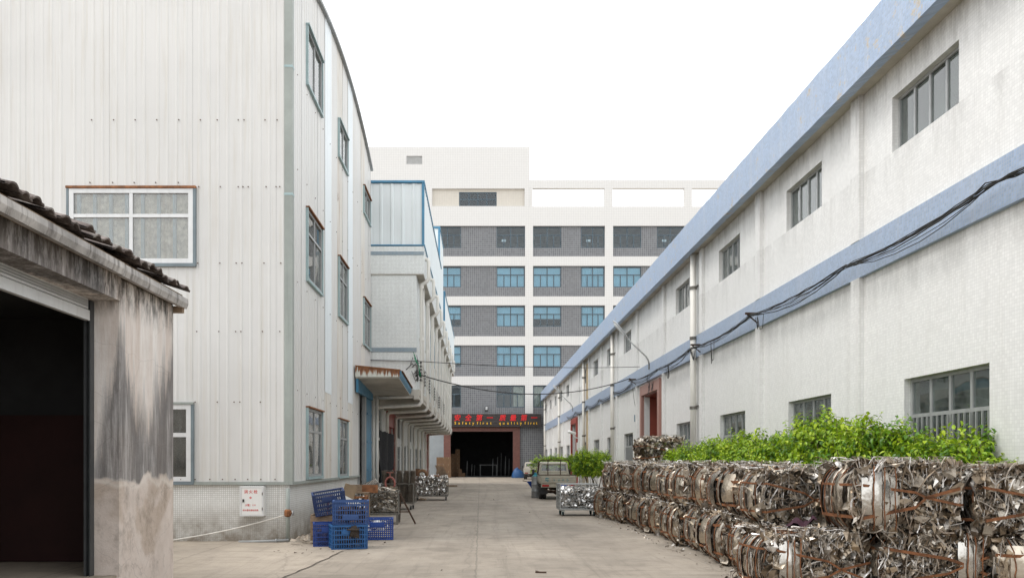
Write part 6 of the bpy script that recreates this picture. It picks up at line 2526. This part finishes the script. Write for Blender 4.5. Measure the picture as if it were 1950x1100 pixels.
for j in range(nv + 1):
    for i in range(nu):
        a, f = 6.283 * i / nu, j / nv
        r_ = (1 - f ** 2.2) ** .5 if f < 1 else 0
        fold = 1 + .12 * math.sin(a * 5 + f * 3) * (1 - f * .5)
        vs.append((wx(986, 87.5) + .68 * r_ * math.cos(a) * fold, 87.5 + .55 * r_ * math.sin(a) * fold, .01 + 1.05 * f * (1 - .12 * math.cos(a + .6))))
m.add(vs, [(j * nu + i, j * nu + (i + 1) % nu, (j + 1) * nu + (i + 1) % nu, (j + 1) * nu + i) for j in range(nv) for i in range(nu)])
tag(m.build('tarpaulin', M_plain('blue_tarpaulin', (.012, .07, .2), .5, 0, .2, 4), smooth=True), 'blue tarpaulin bundle at the right foot of the gateway', 'tarpaulin')

# ================================================================ cartons and goods at the gateway
def carton(x, y, z, w, d, h, label, rz=0.0, grp='cartons by the gateway'):
    t = thing('carton', label, 'carton', (x, y, z), rz, grp)
    m = MB()
    m.bbox(-w / 2, w / 2, -d / 2, d / 2, 0, h, .01)
    b_ = m.build('box', MT['carton'], t, local=True)
    m = MB()
    m.box(-.03, .03, -d / 2 - .003, d / 2, h - .002, h + .002)
    m.box(-.03, .03, -d / 2 - .003, -d / 2 - .001, h * .75, h + .002)
    m.build('tape', MT['tan'], t, local=True)
    return t


for r_, rn in enumerate(('bottom', 'middle', 'top')):
    for c_, cn_ in enumerate(('left', 'centre', 'right')):
        carton(wx(836 + 9.2 * c_, 89.5), 89.5, .006 + .77 * r_, .54, .5, .76, '%s %s brown carton in the stack outside the gateway' % (rn, cn_), grp='carton stack outside the gateway')
for c_ in range(2):
    for r_ in range(5 if c_ == 0 else 6):
        carton(wx(862.5 + 9 * c_, 95.5), 95.5, .013 + .55 * r_, .54, .5, .54, '%s carton from the floor in the %s column inside the gateway' % (ORD[r_], ('left', 'right')[c_]), grp='carton columns inside the gateway')
for k in range(3):
    carton(wx(876 + 6.5 * (k % 2), 94.4), 94.4, .013 + (.46 if k == 2 else 0), .42, .4, .45, ('left low carton', 'right low carton', 'low carton stacked on another')[k] + ' in front of the carton columns', grp='low cartons inside the gateway')
bn = thing('work_table', 'dim metal work table standing inside the dark gateway', 'table', (wx(930, 99), 99.0, .012))
m = MB()
m.box(-1.1, 1.1, -.4, .4, 1.35, 1.42)
m.build('table_top', MT['grey_metal'], bn, local=True)
for sx in (-1, 1):
    for sy in (-1, 1):
        m = MB()
        m.box(sx * 1.02 - .04, sx * 1.02 + .04, sy * .34 - .04, sy * .34 + .04, 0, 1.35)
        m.build('leg', MT['grey_metal'], bn, local=True)
for i, (x, h) in enumerate(((889, 1.9), (898, 1.5), (903, 1.4), (938, 2.2), (947, 2.4), (954, 2.9), (962, 2.5), (969, 2.2))):
    m = MB()
    Y = 97 + (i % 3)
    m.tube([(wx(x, Y), Y, .012), (wx(x, Y) + .05, Y + .15, h)], .045, 8)
    tag(m.build('steel_tube', MT['grey_metal'], smooth=True), 'pale steel tube standing upright inside the gateway, %s from the left' % ORD[i], 'tube', 'steel tubes inside the gateway')
fl = thing('floodlight', 'black floodlight mounted above the slogan board', 'lamp', PX(926.5, 779, 90.9))
c0 = PX(926.5, 778, 90.9)
m = MB()
m.bbox(c0.x - .17, c0.x + .17, c0.y - .12, c0.y, c0.z - .28, c0.z + .3, .03)
m.build('housing', MT['black_plastic'], fl)
for k in range(3):
    m = MB()
    m.box(c0.x - .12, c0.x + .12, c0.y - .13, c0.y - .121, c0.z - .1 + k * .13, c0.z - .02 + k * .13)
    m.build('lens', MT['lamp_glass'], fl)

# ================================================================ lamps, cables, camera
def wall_lamp(y, label):
    t = thing('street_lamp', label, 'street lamp', (XR - .12, y, 6.1), 0, 'street lamps on the tiled factory')
    m = MB()
    m.tube([(XR - .1, y, 5.95), (XR - .14, y, 6.12), (XR - .24, y, 6.28), (6.35, y, 7.05)], .035, 8)
    m.build('arm', MT['galv'], t, smooth=True)
    m = MB()
    m.box(XR - .12, XR - .091, y - .08, y + .08, 5.72, 5.97)
    m.build('wall_plate', MT['galv_dark'], t)
    a, b_ = Vector((6.42, y, 6.98)), Vector((5.72, y, 7.82))
    d = (b_ - a).normalized()
    prof = [(0, .05), (.12, .075), (.3, .15), (.7, .17), (.95, .14), (1.08, .04)]
    nn = 12
    up = Vector((0, 1, 0))
    nv_ = d.cross(up).normalized()
    if nv_.z < 0:
        nv_ = -nv_
    vs = []
    for (l, r_) in prof:
        for j in range(nn):
            an = 6.283 * j / nn
            vs.append(a + d * l + up * r_ * math.cos(an) + nv_ * r_ * .55 * (math.sin(an) if math.sin(an) > 0 else .25 * math.sin(an)))
    m = MB()
    fs = [(i * nn + j, i * nn + (j + 1) % nn, (i + 1) * nn + (j + 1) % nn, (i + 1) * nn + j) for i in range(len(prof) - 1) for j in range(nn)]
    fs += [tuple(range(nn)), tuple(range((len(prof) - 1) * nn, len(prof) * nn))]
    m.add(vs, fs)
    h = m.build('head', MT['lamp_grey'], t, smooth=True)
    m = MB()
    vs = []
    for (l, r_) in ((.28, .1), (.4, .13), (.75, .14), (.95, .1)):
        for j in range(nn):
            an = 6.283 * j / nn
            vs.append(a + d * l + up * r_ * math.cos(an) - nv_ * (.015 + r_ * .45 * max(0, math.sin(an))))
    fs = [(i * nn + j, i * nn + (j + 1) % nn, (i + 1) * nn + (j + 1) % nn, (i + 1) * nn + j) for i in range(3) for j in range(nn)]
    fs += [tuple(range(nn)), tuple(range(3 * nn, 4 * nn))]
    m.add(vs, fs)
    m.build('diffuser', MT['lamp_glass'], h, smooth=True)
    return t


wall_lamp(34.0, 'nearer grey street lamp on a bent arm above the red doorway')
wall_lamp(62.0, 'farther grey street lamp on a bent arm near the end of the factory')


def sag(a, b_, s, n=24):
    a, b_ = Vector(a), Vector(b_)
    return [a.lerp(b_, i / n) - Vector((0, 0, s * 4 * (i / n) * (1 - i / n))) for i in range(n + 1)]


def cable(pts, r, label, name='overhead_cable', cat='cable', mat=None):
    m = MB()
    m.tube(pts, r, 6)
    return tag(m.build(name, mat or MT['cable'], smooth=True), label, cat, 'overhead cables')


cable(sag((MX + .05, 29.6, wz(712, 29.6)), (XR - .25, 37.5, wz(722, 37.5) + .05), .75), .022, 'thick black cable sagging across the yard below the other')
cable(sag((MX - .02, 29.35, wz(687, 29.35)), (XR - .05, 36.2, wz(698, 36.2)), .12), .014, 'thin upper cable stretched across the yard between the factories')
m = MB()
m.tube([(wx(706, 29.35), 29.32, wz(685.5, 29.35)), (MX, 29.32, wz(687, 29.35))], .025, 6)
tag(m.build('conduit', MT['grey_metal'], smooth=True), 'grey conduit along the pale tiled end wall above the canopy', 'conduit')
# bundle of wires along the blue band
rnd = random.Random(17)
hooks = [(37.6, 5.6), (31.5, 5.42), (26.4, 5.52), (20.6, 5.56), (15.3, 5.5), (11.0, 5.56), (5.0, 5.6)]
bl = thing('wire_bundle', 'tangled bundle of black wires draped along the blue band', 'cable', (XR - .3, 20, 5.5))
for w in range(10):
    pts = []
    for i in range(len(hooks) - 1):
        a = Vector((XR - .3 + rnd.uniform(-.05, .05), hooks[i][0], hooks[i][1] + rnd.uniform(-.035, .035)))
        b_ = Vector((XR - .3 + rnd.uniform(-.05, .05), hooks[i + 1][0], hooks[i + 1][1] + rnd.uniform(-.035, .035)))
        s = .08 + (rnd.uniform(0, .22) if rnd.random() < .35 else rnd.uniform(0, .05))
        seg = sag(a, b_, s, 12)
        if i:
            seg[0] = pts[-1]
            pts += [p + Vector((rnd.uniform(-.012, .012), 0, rnd.uniform(-.015, .015))) for p in seg[1:]]
        else:
            pts += seg
    m = MB()
    m.tube(pts, rnd.uniform(.005, .011), 5)
    m.build('wire', MT['cable'], bl, smooth=True)
for (y, n) in ((26.2, 4), (20.2, 3), (29.8, 4), (33.5, 3), (24.3, 2)):
    for k in range(n):
        m = MB()
        L = rnd.uniform(.25, .7)
        y2 = y + rnd.uniform(-.5, .5)
        pts = [(XR - .28, y, 5.42), (XR - .26, y * .7 + y2 * .3, 5.42 - L), (XR - .24, y * .4 + y2 * .6, 5.4 - L * .9), (XR - .27, y2, 5.44)]
        m.tube(pts, .007, 5)
        m.build('wire', MT['cable'], bl, smooth=True)
for w in range(4):
    m = MB()
    pts = []
    ys = [37.6, 43, 48, 53.5, 60, 66]
    z = 5.5
    for i in range(len(ys) - 1):
        seg = sag((XR - .14, ys[i], 5.45 + .04 * w), (XR - .14, ys[i + 1], 5.45 + .04 * w), .1 + rnd.uniform(0, .3), 8)
        pts += seg if not i else seg[1:]
    m.tube(pts, .012, 4)
    m.build('wire', MT['cable'], bl, smooth=True)
# drop wire with a small switch box
sw = thing('switch_box', 'small blue grey switch box hanging on a wire beside the red doorway', 'switch', (XR - .06, 37.2, 3.8))
m = MB()
m.bbox(XR - .11, XR - .002, 37.06, 37.26, 3.62, 3.95, .012)
m.build('box', M_plain('blue_grey_plastic', (.12, .2, .26), .5, 0, .1, 6), sw)
m = MB()
m.tube([(XR - .12, 37.6, 5.3), (XR - .05, 37.5, 4.6), (XR - .04, 37.2, 4.2), (XR - .05, 37.16, 3.95)], .009, 5)
m.tube([(XR - .05, 37.16, 3.62), (XR - .03, 37.2, 3.0), (XR - .03, 37.1, 2.3)], .009, 5)
m.build('wire', MT['cable'], sw, smooth=True)
cc = thing('security_camera', 'white security camera on a bracket beside the farther red doorway', 'camera', (XR - .2, 58.6, 3.7))
m = MB()
m.tube([(XR - .002, 58.6, 3.5), (XR - .3, 58.6, 3.55), (XR - .5, 58.5, 3.8)], .035, 8)
m.build('bracket', MT['white_paint'], cc, smooth=True)
m = MB()
m.tube([(XR - .3, 58.6, 3.85), (XR - .85, 58.3, 3.98)], .11, 10)
m.build('housing', MT['white_paint'], cc, smooth=True)
m = MB()
m.bbox(XR - .2, XR - .002, 58.45, 58.75, 2.6, 3.2, .02)
m.build('junction_box', MT['white_paint'], cc)
# insulator racks on the overhanging factory
for i, (y, z, n) in enumerate(((29.75, 4.75, 6), (31.8, 4.75, 5), (34.6, 4.7, 5), (38.4, 4.7, 5), (43.0, 4.65, 5), (48.5, 4.65, 5))):
    t = thing('insulator_rack', 'rack of small insulators on the overhanging wall, %s from the near corner' % ORD[i], 'insulator rack', (MX + .05, y, z), 0, 'insulator racks')
    m = MB()
    m.box(MX + .002, MX + .05, y - .03, y + .03, z, z + n * .13 + .05)
    m.build('rail', MT['galv_dark'], t)
    for k in range(n):
        m = MB()
        m.lathe((MX + .15, y, z + .06 + k * .13), [(.018, -.045), (.034, -.035), (.034, -.012), (.018, 0), (.034, .012), (.034, .035), (.018, .045)], 8)
        m.bar((MX + .05, y, z + .06 + k * .13), (MX + .11, y, z + .06 + k * .13), .02)
        m.build('insulator', MT['rubber'], t)
for k in range(5):
    m = MB()
    pts = []
    stops = [(29.75, 4.75), (31.8, 4.75), (34.6, 4.7), (38.4, 4.7), (43.0, 4.65), (48.5, 4.65)]
    for i in range(len(stops) - 1):
        seg = sag((MX + .21, stops[i][0], stops[i][1] + .06 + .13 * k), (MX + .21, stops[i + 1][0], stops[i + 1][1] + .06 + .13 * k), .04, 6)
        pts += seg if not i else seg[1:]
    m.tube(pts, .006, 5)
    tag(m.build('service_wire', MT['cable'], smooth=True), '%s wire up of those strung on the insulator racks' % ORD[k], 'cable', 'wires on the insulator racks')
m = MB()
rnd = random.Random(23)
for k in range(16):
    a = Vector((MX + .12 - rnd.uniform(0, .35), 29.3 + rnd.uniform(-.05, .3), rnd.uniform(5.0, 5.9)))
    b_ = Vector((MX + .15 - rnd.uniform(0, .3), 29.3 + rnd.uniform(-.05, .3), rnd.uniform(4.6, 5.4)))
    c = (a + b_) / 2 + Vector((rnd.uniform(-.35, .25), rnd.uniform(-.1, .1), rnd.uniform(-.35, .05)))
    m.tube([a, a * .3 + c * .7, c, c * .5 + b_ * .5, b_], rnd.uniform(.008, .016), 5)
o = m.build('wire_tangle', MT['cable'], smooth=True)
tag(o, 'tangle of black wires at the near corner of the overhanging wall', 'cable')
m = MB()
for k in range(4):
    m.tube([(MX - .1 + .02 * k, 29.28, 5.8 - .1 * k), (MX + .1, 29.3, 5.3), (MX + .12 + .02 * k, 29.35, 4.9)], .012, 5)
tag(m.build('wire_tangle', M_plain('green_cable', (.02, .2, .1), .5, 0, .1, 3), smooth=True), 'few green wires hanging among the black tangle at the corner', 'cable')
